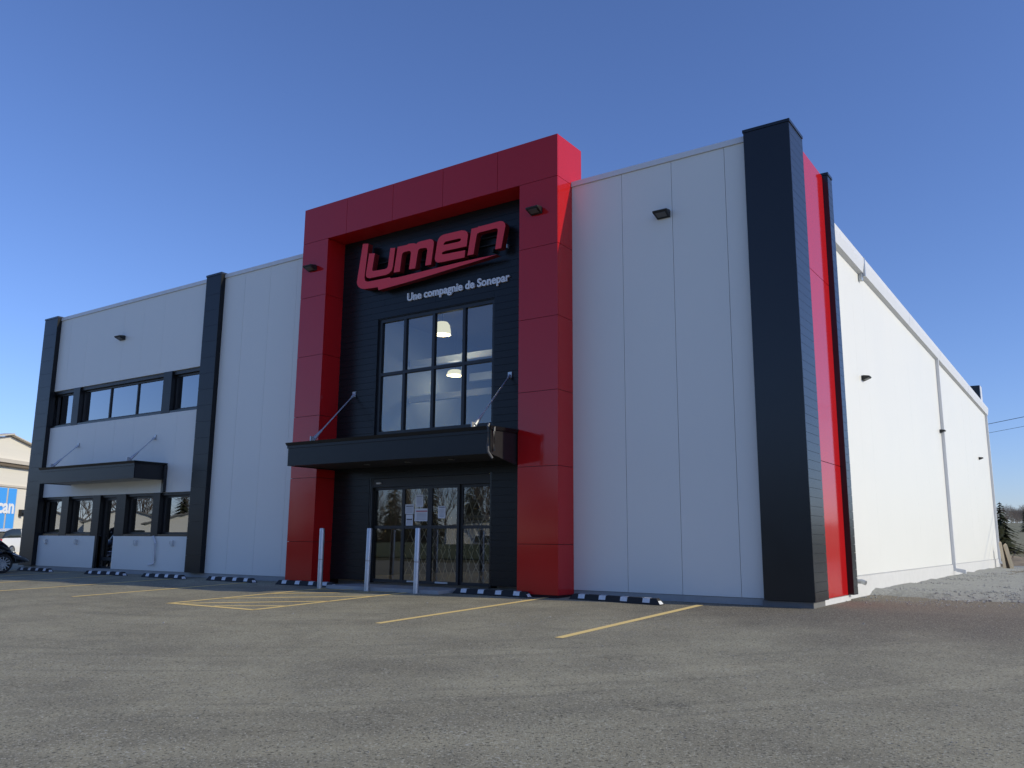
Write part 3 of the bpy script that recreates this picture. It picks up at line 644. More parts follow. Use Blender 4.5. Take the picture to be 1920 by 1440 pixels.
def letter(name, outline, holes, y0, y1, mats, parent):
    """solid sign letter: outline (x,z) with holes, extruded from y0 (front) to y1"""
    cu = bpy.data.curves.new(name, 'CURVE'); cu.dimensions = '2D'; cu.fill_mode = 'BOTH'; cu.extrude = (y1-y0)/2
    for pl in [outline]+holes:
        s = cu.splines.new('POLY'); s.points.add(len(pl)-1); s.use_cyclic_u = True
        for p, (x, z) in zip(s.points, pl): p.co = (x, z, 0, 1)
    t = bpy.data.objects.new('tmp', cu); col.objects.link(t); dg = bpy.context.evaluated_depsgraph_get(); dg.update()
    me = bpy.data.meshes.new_from_object(t.evaluated_get(dg)); bpy.data.objects.remove(t); bpy.data.curves.remove(cu)
    off = wloc(parent); yc = (y0+y1)/2
    for v in me.vertices: x, z, d_ = v.co; v.co = Vector((x, yc-d_, z))-off
    me.name = name; me.materials.clear()
    for mm in mats: me.materials.append(M[mm])
    me.flip_normals()
    bm = bmesh.new(); bm.from_mesh(me); bmesh.ops.remove_doubles(bm, verts=bm.verts, dist=1e-5); bmesh.ops.recalc_face_normals(bm, faces=bm.faces); bm.to_mesh(me); bm.free()
    me.update()
    for p in me.polygons: p.material_index = 0 if p.normal.y < -.9 else len(mats)-1; p.use_smooth = False
    o = bpy.data.objects.new(name, me); col.objects.link(o); o.parent = parent; return o
sg = thing('store_sign', 'large raised red Lumen lettering with lightning swoosh above the entrance', 'sign', (-12.3, -.1, 6.85))
for k, v in LET.items():
    lt = letter('sign_letter', v, [EH] if k == 'e' else [], -.28, -.12, ['signred', 'signside'], sg)
    lt['label'] = 'red raised letter %s' % k
    cx = sum(p[0] for p in v)/len(v); cz = sum(p[1] for p in v)/len(v)
for z in (7.42, 7.60): part('sign_rail', MB().box(-14.1, -10.3, -.06, -.03, z-.012, z+.012), 'rubber', sg)
for x in (-13.9, -12.6, -11.4, -10.5): part('sign_standoff', MB().box(x-.02, x+.02, -.118, .0, 7.21, 7.29), 'rubber', sg)
part('sign_plate', MB().box(-10.07, -10.05, -.2, -.13, 7.2, 7.28), 'steel', sg)

def text_letters(txt, x0, x1, zbase, yfront, depth, mt, parent, name='letter', xdir=None, origin=None, bold=.024):
    """built-in font turned into separate solid letters, fitted between x0 and x1 on the baseline"""
    cu = bpy.data.curves.new('txt', 'FONT'); cu.body = txt; cu.size = 1; cu.extrude = .05; cu.offset = bold; cu.resolution_u = 4
    t = bpy.data.objects.new('tmp', cu); col.objects.link(t); dg = bpy.context.evaluated_depsgraph_get(); dg.update()
    me = bpy.data.meshes.new_from_object(t.evaluated_get(dg)); bpy.data.objects.remove(t); bpy.data.curves.remove(cu)
    bm = bmesh.new(); bm.from_mesh(me); bmesh.ops.remove_doubles(bm, verts=bm.verts, dist=1e-5); bm.verts.ensure_lookup_table()
    mnx = min(v.co.x for v in bm.verts); mxx = max(v.co.x for v in bm.verts); sc = (x1-x0)/(mxx-mnx)
    seen = set(); isl = []
    for v in bm.verts:
        if v.index in seen: continue
        st = [v]; seen.add(v.index); grp = []
        while st:
            q = st.pop(); grp.append(q)
            for e in q.link_edges:
                w_ = e.other_vert(q)
                if w_.index not in seen: seen.add(w_.index); st.append(w_)
        isl.append(grp)
    isl.sort(key=lambda g: min(v.co.x for v in g)); merged = []
    for g in isl:
        a, b = min(v.co.x for v in g), max(v.co.x for v in g)
        if merged and a < merged[-1][1]-.02 and b < merged[-1][1]+.06: merged[-1][2].extend(g); merged[-1][1] = max(b, merged[-1][1])
        else: merged.append([a, b, list(g)])
    out = []
    off = wloc(parent); X = Vector(xdir or (1, 0, 0)); Nn = Vector((X.y, -X.x, 0)); O = Vector(origin or (0, 0, 0))
    for a, b, g in merged:
        ids = {v.index: i for i, v in enumerate(g)}
        fs = [[ids[v.index] for v in f.verts] for f in bm.faces if f.verts[0].index in ids]
        vs = [O+X*(x0+(v.co.x-mnx)*sc)+Vector((0, 0, zbase+v.co.y*sc))+Nn*(-yfront+ (v.co.z-.05)*depth*10)-off for v in g]
        m_ = bpy.data.meshes.new(name); m_.from_pydata(vs, [], fs); m_.materials.append(M[mt]); m_.update()
        o = bpy.data.objects.new(name, m_); col.objects.link(o); o.parent = parent; out.append(o)
    bm.free(); return out
tg = thing('tagline_sign', 'white raised lettering Une compagnie de Sonepar under the red sign', 'sign', (-11.57, 0, 6.5))
text_letters('Une compagnie de Sonepar', -13.05, -10.09, 6.505, -.045, .04, 'signwhite', tg, 'sign_letter')

# ------------------------------------------------------------------ wall lights
def wall_light(x, y, z, rot, label, group):
    t = thing('wall_light', label, 'light', (x, y, z), group); t.rotation_euler.z = rot; k_ = .62 if abs(rot) > 1 else .80; t.scale = (k_, k_, k_)
    def lp(name, mb, mt, bevel=0):
        o = bpy.data.objects.new(name, mb.mesh(name, mt)); col.objects.link(o); o.parent = t
        if bevel: b = o.modifiers.new('b', 'BEVEL'); b.width = bevel; b.segments = 2
        return o
    lp('back_plate', MB().box(-.17, .17, -.05, 0, -.09, .08), 'blackmat', .006)
    lp('housing', MB().hexa([(-.19, -.26, .0), (.19, -.26, .0), (.17, -.051, -.085), (-.17, -.051, -.085), (-.19, -.28, .05), (.19, -.28, .05), (.19, -.051, .085), (-.19, -.051, .085)]), 'blackmat', .012)
    lp('lens', MB().hexa([(-.13, -.235, -.016), (.13, -.235, -.016), (.12, -.09, -.076), (-.12, -.09, -.076), (-.13, -.235, -.004), (.13, -.235, -.004), (.12, -.09, -.06), (-.12, -.09, -.06)]), 'dimlens')
    return t
G1 = 'wall lights on the shaded front'; G2 = 'wall lights on the sunlit long wall'
wall_light(-25.11, 0, 7.18, 0, 'small black wall light high on the white wall above the ribbon windows', G1)
wall_light(-15.75, PY, 7.64, 0, 'black wall light on the left red column of the portal', G1)
wall_light(-9.03, PY, 7.67, 0, 'black wall light on the right red column of the portal', G1)
wall_light(-6.45, 0, 7.22, 0, 'black wall light on the white bay between portal and corner pillar', G1)
wall_light(-4.098, 5.34, 4.60, R(90), 'dark wall light on sunlit wall nearest the red corner strip', G2)
wall_light(-4.098, 16.60, 4.64, R(90), 'dark wall light on sunlit wall beside the middle downspout', G2)
wall_light(-4.098, 27.6, 4.66, R(90), 'farthest dark wall light near the rear end of the sunlit wall', G2)

# ------------------------------------------------------------------ entrance pad, bollards, stops, notices
pad = part('entrance_pad', MB().box(-14.35, -11.12, -.98, .02, -.4, -.075), 'concrete', None, bevel=.012); structure(pad)
bol_l = ['leftmost of three galvanised steel bollards, by the left red column', 'middle galvanised bollard in front of the entrance doors', 'rightmost galvanised bollard nearest the viewer before the doors']
for (x, y), lab in zip(((-14.48, -1.04), (-13.02, -1.06), (-11.68, -1.02)), bol_l):
    g = gz(y); t = thing('bollard', lab, 'bollard', (x, y, g), 'bollards before the entrance')
    part('post', MB().lathe((x, y, g), (0, 0, 1), [(.001, -.1), (.057, -.1), (.057, 1.30), (.052, 1.318), (.001, 1.325)], 24), 'steel', t, smooth=True)
    t.rotation_euler = (R(rnd.uniform(-.7, .7)), R(rnd.uniform(-.7, .7)), 0)
    part('scuff_band', MB().lathe((x, y, g), (0, 0, 1), [(.0585, .62), (.0585, .645)], 24), 'concrete', t)
def wheel_stop(c, ang, L, label):
    g = gz(c[1]); t = thing('wheel_stop', label, 'wheel stop', (c[0], c[1], g), 'wheel stops along the front wall'); t.rotation_euler = (R(1.7), 0, ang)
    h = .105; w0 = .08; w1 = .045
    def lp(name, mb, mt, par=t):
        o = bpy.data.objects.new(name, mb.mesh(name, mt)); col.objects.link(o); o.parent = par; return o
    e = .09
    lp('rubber_body', MB().hexa([(-L/2, -w0, .002), (L/2, -w0, .002), (L/2, w0, .002), (-L/2, w0, .002), (-L/2+e, -w1, h), (L/2-e, -w1, h), (L/2-e, w1, h), (-L/2+e, w1, h)]), 'rubber')
    for i in range(4):
        x = -L/2+.29+i*(L-.58)/3
        a = .075; q = .0015
        # patch folded over the sloped front face and the top
        def fr(xx, s): return (xx, -w0+(w0-w1)*s-.002, .002+(h-.002)*s+.0015)
        lp('reflective_patch', MB().add([fr(x-a, .25), fr(x+a, .25), fr(x+a, .97), fr(x-a, .97), (x+a, w1*.4, h+.003), (x-a, w1*.4, h+.003)], [(0, 1, 2, 3), (3, 2, 4, 5)]), 'reflector')
    for s in (-1, 1):
        X0, X1 = s*(L/2-.01), s*(L/2-e)
        lp('end_patch', MB().add([(X0+s*.002, -w0*.85, .012), (X0+s*.002, w0*.6, .012), (X1+s*.003, w1*.8, h-.004), (X1+s*.003, -w1*.8, h-.004)], [(0, 1, 2, 3)]), 'reflector')
    for s in (-.6, .6): lp('bolt', MB().lathe((s*L/2, 0, h), (0, 0, 1), [(.001, .004), (.014, .004), (.014, .0005)], 8), 'steel')
    return t
wheel_stop((-7.32, -.62), R(-8), 2.0, 'black wheel stop partly in the sun before the white right bay')
wheel_stop((-10.06, -.62), R(-3), 1.92, 'black wheel stop right of the entrance doors by the red column')
wheel_stop((-15.35, -.66), R(1), 1.92, 'black wheel stop before the left red column behind the first bollard')
wheel_stop((-18.15, -.60), R(-2), 1.92, 'black wheel stop before the white bay left of the portal')
wheel_stop((-20.98, -.62), R(-1), 1.92, 'black wheel stop before the middle black pillar')
wheel_stop((-23.8, -.62), R(2), 1.92, 'black wheel stop before the office door')
wheel_stop((-27.8, -.62), R(1), 1.92, 'leftmost black wheel stop at the nose of the three wheeler')
NM = [notice_mat('notice_plain', (.10, .11, .14), .86), notice_mat('notice_grey', (.35, .36, .38), .92), notice_mat('notice_red', (.45, .12, .14), .84), notice_mat('notice_pictogram', (.04, .04, .05), .62), notice_mat('notice_letter', (.25, .27, .33), .94)]
for (x0, x1, z0, z1), m_, lab in zip([(-13.0, -12.74, 1.50, 1.72), (-12.69, -12.47, 1.66, 1.93), (-12.71, -12.30, 1.34, 1.62), (-12.97, -12.76, 1.24, 1.49), (-12.03, -11.82, 1.40, 1.67)], NM,
        ['white notice with dark heading on the left sliding door', 'uppermost grey paper notice on the left sliding door', 'widest notice with red heading band on the left sliding door', 'lowest narrow notice with dark pictograms on the left sliding door', 'single tall notice on the right sliding door']):
    n_ = MB()
    nn = 6; vs = []
    for i in range(nn+1):
        for zz in (z0, z1): vs.append((x0+(x1-x0)*i/nn, .066+.0035*math.sin(i*1.3+x0*9)*(1 if zz == z0 else .4), zz))
    n_.add(vs, [(2*i, 2*i+2, 2*i+3, 2*i+1) for i in range(nn)])
    o = part('paper_notice', n_, m_); s = o.modifiers.new('t', 'SOLIDIFY'); s.thickness = .0008; tag(o, lab, 'notice', 'notices taped to the doors')

# ------------------------------------------------------------------ vehicles
def wheel(parent, c, r, w, rim_r, axis=(1, 0, 0), spokes=10):
    ax = Vector(axis).normalized(); c = Vector(c)
    wh = part('wheel', MB().lathe(c, ax, [(rim_r*.98, -w/2), (r*.93, -w/2), (r, -w*.32), (r, w*.32), (r*.93, w/2), (rim_r*.98, w/2), (rim_r*.93, w*.3), (rim_r*.93, -w*.3), (rim_r*.98, -w/2)], 32), 'tyre', parent, smooth=True)
    up = Vector((0, 0, 1)); sd = ax.cross(up)
    mb = MB().lathe(c, ax, [(rim_r*.97, -w*.36), (rim_r*1.0, w*.46), (rim_r*.93, w*.48), (rim_r*.9, -w*.3)], 32)
    mb.lathe(c, ax, [(.001, w*.42), (rim_r*.16, w*.42), (rim_r*.18, w*.3), (rim_r*.18, -w*.2), (.001, -w*.2)], 16)
    for i in range(spokes):
        t = 2*math.pi*i/spokes
        d = up*math.cos(t)+sd*math.sin(t); tt = (-up*math.sin(t)+sd*math.cos(t))
        a = c+d*rim_r*.12; b = c+d*rim_r*.95; k = rim_r*.055
        vs = []
        for p, q, o0, o1 in ((a, k*1.4, w*.22, w*.42), (b, k, w*.28, w*.44)):
            vs += [p-tt*q+ax*o0, p+tt*q+ax*o0, p+tt*q+ax*o1, p-tt*q+ax*o1]
        mb.add(vs, [(0, 1, 2, 3), (4, 7, 6, 5), (0, 4, 5, 1), (1, 5, 6, 2), (2, 6, 7, 3), (3, 7, 4, 0)])
    part('rim', mb, 'chrome', wh, smooth=True)
    part('brake_disc', MB().lathe(c, ax, [(.001, 0), (rim_r*.62, 0), (rim_r*.62, -.012), (.001, -.012)], 24), 'steel', wh)
    return wh
def loft(mb, secs, cap=True, mi=0):
    n = len(secs[0]); o = len(mb.v)
    for s in secs: mb.v += [tuple(p) for p in s]
    for i in range(len(secs)-1):
        for j in range(n):
            q = (j+1) % n; mb.f.append((o+i*n+j, o+i*n+q, o+(i+1)*n+q, o+(i+1)*n+j)); mb.mi.append(mi)
    if cap:
        mb.f.append(tuple(o+j for j in range(n-1, -1, -1))); mb.f.append(tuple(o+(len(secs)-1)*n+j for j in range(n))); mb.mi += [mi, mi]
    return mb
def sec(y, cx, zc, hw, hh, zg, p=2.6, n=16):
    """super-elliptic cross section at y"""
    out = []
    for i in range(n):
        t = 2*math.pi*i/n; c, s = math.cos(t), math.sin(t)
        out.append((cx+hw*math.copysign(abs(c)**(2/p), c), y, zg+zc+hh*math.copysign(abs(s)**(2/p), s)))
    return out
# three wheeled roadster parked nose to the wall
tx, ty = -28.22, -1.75; tz = gz(ty)
tr = thing('three_wheeler', 'glossy black three wheeled roadster motorcycle parked nose to the wall', 'motorcycle', (tx, ty, tz))
for s in (-1, 1):
    wheel(tr, (tx+s*.66, ty, tz+.29), .29, .20, .215, (s, 0, 0), 12)
    pts = []
    mb = MB()
    for i in range(11):       # front mudguard hugging the wheel
        t = R(10+i*16); yy = ty+math.cos(t)*.34; zz = tz+.29+math.sin(t)*.34
        mb.v += [(tx+s*.66-.13, yy, zz), (tx+s*.66+.13, yy, zz), (tx+s*.66+.11, yy*1+math.cos(t)*.03, zz+math.sin(t)*.03), (tx+s*.66-.11, yy+math.cos(t)*.03, zz+math.sin(t)*.03)]
    for i in range(10):
        o_ = i*4
        for j in range(4):
            q = (j+1) % 4; mb.f.append((o_+j, o_+q, o_+4+q, o_+4+j)); mb.mi.append(0)
    part('mudguard', mb, 'paint_black', tr, smooth=True)
    part('suspension_arm', MB().tube([(tx+s*.2, ty-.1, tz+.30), (tx+s*.58, ty, tz+.25)], .025, 8).tube([(tx+s*.2, ty+.12, tz+.30), (tx+s*.58, ty, tz+.27)], .022, 8), 'steel', tr)
    hl = part('headlight', loft(MB(), [sec(ty+.72, tx+s*.30, .47, .03, .012, tz), sec(ty+.56, tx+s*.33, .53, .085, .035, tz), sec(ty+.42, tx+s*.33, .575, .09, .03, tz)]), 'lens', tr, smooth=True)
    mr = part('mirror', loft(MB(), [sec(ty-.12, tx+s*.52, .98, .02, .015, tz, 2), sec(ty-.20, tx+s*.53, .985, .09, .055, tz, 2.4), sec(ty-.26, tx+s*.53, .985, .085, .05, tz, 2.4)]), 'paint_black', tr, smooth=True)
    part('mirror_stem', MB().tube([(tx+s*.30, ty-.10, tz+.80), (tx+s*.47, ty-.18, tz+.95)], .014, 8), 'chrome', mr)
body = [sec(ty+1.10, tx, .34, .05, .03, tz), sec(ty+.92, tx, .38, .22, .09, tz), sec(ty+.62, tx, .42, .40, .16, tz), sec(ty+.30, tx, .48, .46, .22, tz), sec(ty-.05, tx, .55, .44, .29, tz), sec(ty-.40, tx, .58, .38, .31, tz), sec(ty-.8, tx, .52, .28, .24, tz), sec(ty-1.2, tx, .50, .22, .20, tz), sec(ty-1.6, tx, .52, .17, .14, tz), sec(ty-1.95, tx, .60, .06, .05, tz)]
part('bodywork', loft(MB(), body), 'paint_black', tr, smooth=True)
part('nose_trim', MB().tube([(tx+.46, ty-.35, tz+.63), (tx+.47, ty+.1, tz+.66), (tx+.42, ty+.42, tz+.61), (tx+.32, ty+.62, tz+.53)], [.012, .016, .016, .01], 8).tube([(tx-.46, ty-.35, tz+.63), (tx-.47, ty+.1, tz+.66), (tx-.42, ty+.42, tz+.61), (tx-.32, ty+.62, tz+.53)], [.012, .016, .016, .01], 8), 'chrome', tr, smooth=True)
fa = part('fairing', loft(MB(), [sec(ty+.48, tx, .62, .20, .05, tz), sec(ty+.32, tx, .72, .30, .13, tz), sec(ty+.12, tx, .80, .34, .20, tz), sec(ty-.12, tx, .86, .34, .22, tz), sec(ty-.34, tx, .86, .30, .18, tz), sec(ty-.46, tx, .84, .2, .10, tz)]), 'paint_black', tr, smooth=True)
part('dash_panel', MB().box(tx-.16, tx+.16, ty-.49, ty-.45, tz+.86, tz+.98), 'blackmat', fa)
ws = MB(); n = 9
for i in range(n):
    t = R(-60+120*i/(n-1)); ws.v += [(tx+math.sin(t)*.33, ty+.16-(1-math.cos(t))*.30, tz+.92), (tx+math.sin(t)*.27, ty-.14-(1-math.cos(t))*.26, tz+1.34-.10*abs(math.sin(t))**2)]
ws.f = [(2*i, 2*i+2, 2*i+3, 2*i+1) for i in range(n-1)]; ws.mi = [0]*(n-1)
w_ = part('windshield', ws, 'carglass', tr, smooth=True); w_.modifiers.new('s', 'SOLIDIFY').thickness = .006
part('saddle', loft(MB(), [sec(ty-.62, tx, .78, .14, .05, tz), sec(ty-.85, tx, .76, .20, .06, tz), sec(ty-1.15, tx, .82, .20, .06, tz), sec(ty-1.45, tx, .88, .18, .06, tz), sec(ty-1.62, tx, .90, .12, .04, tz)]), 'seatvinyl', tr, smooth=True)
part('passenger_backrest', loft(MB(), [sec(ty-1.62, tx, 1.02, .16, .10, tz), sec(ty-1.70, tx, 1.06, .16, .10, tz)]), 'seatvinyl', tr, smooth=True)
hb = part('handlebar', MB().tube([(tx-.40, ty-.62, tz+.92), (tx-.28, ty-.48, tz+.98), (tx, ty-.36, tz+.95), (tx+.28, ty-.48, tz+.98), (tx+.40, ty-.62, tz+.92)], .014, 8), 'blackmat', tr, smooth=True)
for s in (-1, 1): part('grip', MB().tube([(tx+s*.34, ty-.55, tz+.955), (tx+s*.43, ty-.66, tz+.905)], .02, 8), 'rubber', hb)
wheel(tr, (tx, ty-1.62, tz+.31), .31, .24, .2, (1, 0, 0), 10)
part('exhaust', MB().tube([(tx+.26, ty-.7, tz+.22), (tx+.3, ty-1.2, tz+.26), (tx+.3, ty-1.75, tz+.32)], [.03, .055, .06], 12), 'chrome', tr, smooth=True)
# white hatchback beyond the corner
wx, wy = -49.2, 8.7; wz = gz(wy)
wc = thing('parked_car', 'white hatchback parked in the sun beside the neighbouring building', 'car', (wx, wy, wz)); 
def lp(name, mb, mt, par, smooth=True):
    o = bpy.data.objects.new(name, mb.mesh(name, mt, (0, 0, 0), smooth)); col.objects.link(o); o.parent = par; return o
prof = [(-2.05, .35), (-2.1, .62), (-1.98, .93), (-1.1, 1.0), (.9, 1.0), (1.9, .92), (2.06, .66), (2.05, .35)]
bodyv = MB()
def csec(x, zlo, zhi, hw): return [(x, -hw, zlo), (x, -hw*1.02, (zlo+zhi)/2), (x, -hw*.93, zhi), (x, hw*.93, zhi), (x, hw*1.02, (zlo+zhi)/2), (x, hw, zlo)]
bs = [csec(-2.12, .42, .66, .66), csec(-2.02, .30, .86, .80), csec(-1.7, .26, .97, .86), csec(-.9, .24, 1.0, .87), (csec(.3, .24, 1.0, .87)), csec(1.2, .24, .98, .87), csec(1.8, .26, .97, .85), csec(2.05, .34, .92, .78), csec(2.10, .45, .80, .7)]
lp('body', loft(MB(), bs), 'paint_white', wc)
cb = [[(-1.05, -.74, .98), (-1.05, .74, .98), (-1.0, .70, 1.0), (-1.0, -.70, 1.0)]]
cab = loft(MB(), [csec(-1.15, .97, .99, .76), csec(-.45, .97, 1.40, .72), csec(.1, .97, 1.47, .70), csec(1.1, .97, 1.45, .70), csec(1.6, .97, 1.30, .70), csec(1.95, .93, .97, .74)])
lp('cabin_glass', cab, 'carglass', wc)
lp('roof_panel', loft(MB(), [csec(-.42, 1.40, 1.415, .66), csec(.1, 1.47, 1.49, .65), csec(1.1, 1.455, 1.475, .65), csec(1.62, 1.31, 1.325, .62)]), 'paint_white', wc)
for s in (-1, 1):
    lp('door_pillar', MB().hexa([(.28, s*.76, .97), (.38, s*.76, .97), (.38, s*.74, .97), (.28, s*.74, .97), (.25, s*.69, 1.44), (.35, s*.69, 1.44), (.35, s*.66, 1.44), (.25, s*.66, 1.44)]), 'paint_white', wc, False)
    lp('side_mirror', MB().box(-.85, -.7, s*.95-.09, s*.95+.09, .96, 1.08), 'paint_white', wc, False)
    lp('headlight', MB().hexa([(-2.09, s*.62-.16, .66), (-2.0, s*.62-.16, .66), (-2.0, s*.62+.12, .66), (-2.09, s*.62+.08, .66), (-2.05, s*.62-.14, .80), (-1.95, s*.62-.14, .8), (-1.9, s*.62+.15, .8), (-2.0, s*.62+.12, .8)]), 'lens', wc, False)
    lp('tail_light', MB().box(1.98, 2.09, s*.66-.1, s*.66+.1, .72, .92), 'red', wc, False)
    for x in (-1.35, 1.3):
        wh = lp('wheel', MB().lathe((x, s*.80, .31), (0, s, 0), [(.001, -.1), (.27, -.1), (.31, -.06), (.31, .06), (.27, .1), (.21, .1), (.20, .07), (.001, .07)], 24), 'tyre', wc)
        r_ = MB().lathe((x, s*.80, .31), (0, s, 0), [(.001, .085), (.05, .09), (.19, .088), (.205, .105), (.215, .1), (.2, .06)], 20); lp('rim', r_, 'chrome', wh)
lp('bumper', MB().hexa([(-2.16, -.7, .30), (-2.0, -.8, .30), (-2.0, .8, .30), (-2.16, .7, .30), (-2.16, -.7, .5), (-2.0, -.82, .5), (-2.0, .82, .5), (-2.16, .7, .5)]), 'blackmat', wc, False)
wc.rotation_euler.z = R(-58)

# ------------------------------------------------------------------ neighbouring building
A = Vector((-51.3, 8.74, 0)); U = Vector((-.52, .854, 0)); Nn_ = Vector((U.y, -U.x, 0))   # outward normal
nb = thing('neighbour_building', 'beige gabled storefront with bright blue windows beyond the left corner', 'building', (A.x, A.y, -.12))
def NP(s, d, z): p = A+U*s+Nn_*d; return (p.x, p.y, z)
def nbox(s0, s1, d0, d1, z0, z1): return MB().hexa([NP(s0, d0, z0), NP(s1, d0, z0), NP(s1, d1, z0), NP(s0, d1, z0), NP(s0, d0, z1), NP(s1, d0, z1), NP(s1, d1, z1), NP(s0, d1, z1)])
sp = .25; hw = 7.2
mb = nbox(sp-hw, sp+hw, -14, 0, -.4, 5.0)
part('wall', mb, 'beige', nb)
part('gable', MB().add([NP(sp-hw, .06, 5.29), NP(sp+hw, .06, 5.29), NP(sp, .06, 6.62), NP(sp-hw, -14, 5.29), NP(sp+hw, -14, 5.29), NP(sp, -14, 6.62)], [(0, 1, 2), (3, 5, 4), (0, 2, 5, 3), (1, 4, 5, 2), (0, 3, 4, 1)]), 'beige', nb)
part('fascia', nbox(sp-hw-.1, sp+hw+.1, -.2, .35, 5.08, 5.285), 'beigetrim', nb); part('soffit', nbox(sp-hw, sp+hw, .001, .25, 4.90, 5.075), 'eaveshade', nb)  # brown strip under the fascia draws the eave's shadow
part('roof_edge', MB().hexa([NP(sp-hw-.3, .35, 5.29), NP(sp, .35, 6.72), NP(sp, -.3, 6.72), NP(sp-hw-.3, -.3, 5.29), NP(sp-hw-.3, .35, 5.36), NP(sp, .35, 6.80), NP(sp, -.3, 6.80), NP(sp-hw-.3, -.3, 5.36)]).hexa([NP(sp, .35, 6.66), NP(sp+hw+.3, .35, 5.27), NP(sp+hw+.3, -.3, 5.27), NP(sp, -.3, 6.66), NP(sp, .35, 6.72), NP(sp+hw+.3, .35, 5.34), NP(sp+hw+.3, -.3, 5.34), NP(sp, -.3, 6.72)]), 'beigetrim', nb)
part('string_course', nbox(sp-hw, sp+hw, .001, .10, 3.74, 3.86), 'beigetrim', nb)
for s0, s1 in ((-3.0, -1.5), (-1.35, -.45), (-.30, .55), (.70, 1.42)):
    w_ = part('window', nbox(s0-.07, s1+.07, .002, .05, .35, 3.72), 'beigetrim', nb); part('pane', nbox(s0, s1, .05, .07, .42, 3.68), 'blueglass', w_)
text_letters('ican', -.42, 1.28, 2.27, -.10, .02, 'signwhite', nb, 'window_letter', (U.x, U.y, 0), (A.x, A.y, 0), .03)
lt = part('wall_lantern', nbox(1.88, 2.12, .0, .2, 2.1, 2.5), 'blackmat', nb); part('lantern_arm', nbox(1.95, 2.05, .2, .35, 2.2, 2.3), 'blackmat', lt)

# ------------------------------------------------------------------ far right: posts, wires, woods
def post(label, cat, p, q, w, mt, name):
    p = Vector(p); q = Vector(q); d = (q-p).normalized(); a = Vector((1, .3, 0)).normalized(); b = d.cross(a).normalized(); a = b.cross(d)
    t = thing(name, label, cat, p, 'weathered posts behind the rear corner')
    vs = [c_+a*sx*w+b*sy*w*.6 for c_, k in ((p-d*.2, 1), (q, .9)) for sx, sy in ((-1, -1), (1, -1), (1, 1), (-1, 1))]
    part('shaft', MB().hexa(vs), mt, t); part('pointed_tip', MB().add([vs[4], vs[5], vs[6], vs[7], q+d*.08+a*w*.3], [(0, 1, 4), (1, 2, 4), (2, 3, 4), (3, 0, 4), (3, 2, 1, 0)]), mt, t)
post('pale leaning wooden post behind the rear corner', 'post', (-3.42, 30.2, -.2), (-3.62, 30.1, .93), .075, 'wood', 'wooden_post')
post('dark weathered board leaning beside the pale post', 'board', (-3.66, 30.4, -.2), (-3.72, 30.3, .78), .12, 'darkwood', 'wooden_board')
post('short pale split stake on top of the leaning board', 'stake', (-3.72, 30.0, .1), (-3.80, 30.0, 1.02), .055, 'wood', 'wooden_stake')
for dz, lab in ((9.0, 'upper black power line crossing the sky beyond the rear corner'), (8.4, 'lower thin power line crossing the sky beyond the rear corner')):
    P0 = Vector((-40, 88, dz)); P1 = Vector((24, 18, dz)); pts = []
    for i in range(25):
        t = i/24; p = P0.lerp(P1, t); p.z -= 1.2*4*t*(1-t)-1.16; pts.append(p)
    o = part('power_line', MB().tube(pts, .018 if dz > 8.5 else .012, 5), 'wire'); tag(o, lab, 'cable', 'power lines')
for x, y in ((-40, 88), (24, 18)):
    t = thing('utility_pole', 'wooden utility pole carrying the power lines %s' % ('behind the store' if x < 0 else 'right of the gravel'), 'pole', (x, y, -.3), 'utility poles')
    part('shaft', MB().tube([(x, y, -.8), (x, y, 9.9)], [.16, .11], 10), 'darkwood', t); part('crossarm', MB().box(x-.9, x+.9, y-.06, y+.06, 8.9, 9.05), 'darkwood', t)

def bare_tree(mb, base, H, depth, spread, seed, mi=0, twig=True, n=3):
    r = random.Random(seed)
    def br(p, d, L, rad, lev):
        q = p+d*L; m_ = p+d*L*.5+Vector((r.uniform(-1, 1), r.uniform(-1, 1), r.uniform(-.4, .4)))*L*.06
        mb.tube([p, m_, q], [rad, rad*.82, rad*.62], n if lev < 2 else 3, mi, cap=False)
        if lev == depth:
            if twig:
                for i in range(5):
                    e = (d+Vector((r.uniform(-1, 1), r.uniform(-1, 1), r.uniform(-.6, .9)))*.9).normalized()
                    s = p+d*L*r.uniform(.3, 1); w_ = rad*.35; k = e.cross(Vector((r.uniform(-1, 1), r.uniform(-1, 1), .3))).normalized()*w_
                    mb.add([s-k, s+k, s+e*L*r.uniform(.6, 1.1)], [(0, 1, 2)], mi)
            return
        kids = 3 if lev else 4+int(r.random()*2)
        for i in range(kids):
            a = 2*math.pi*(i+r.random()*.7)/kids; s = spread*r.uniform(.6, 1.25)
            ax_ = d.cross(Vector((math.cos(a), math.sin(a), .2))).normalized()
            e = (Matrix.Rotation(s, 3, ax_) @ d).normalized(); e.z += .12; e.normalize()
            t = r.uniform(.45, 1.0) if lev == 0 else r.uniform(.6, 1)
            br(p+d*L*t, e, L*r.uniform(.58, .80), rad*.55, lev+1)
        if lev < depth: br(q, (d+Vector((r.uniform(-.2, .2), r.uniform(-.2, .2), .1))).normalized(), L*.72, rad*.6, lev+1)
    br(Vector(base), Vector((0, 0, 1)), H*.38, H*.018, 0)
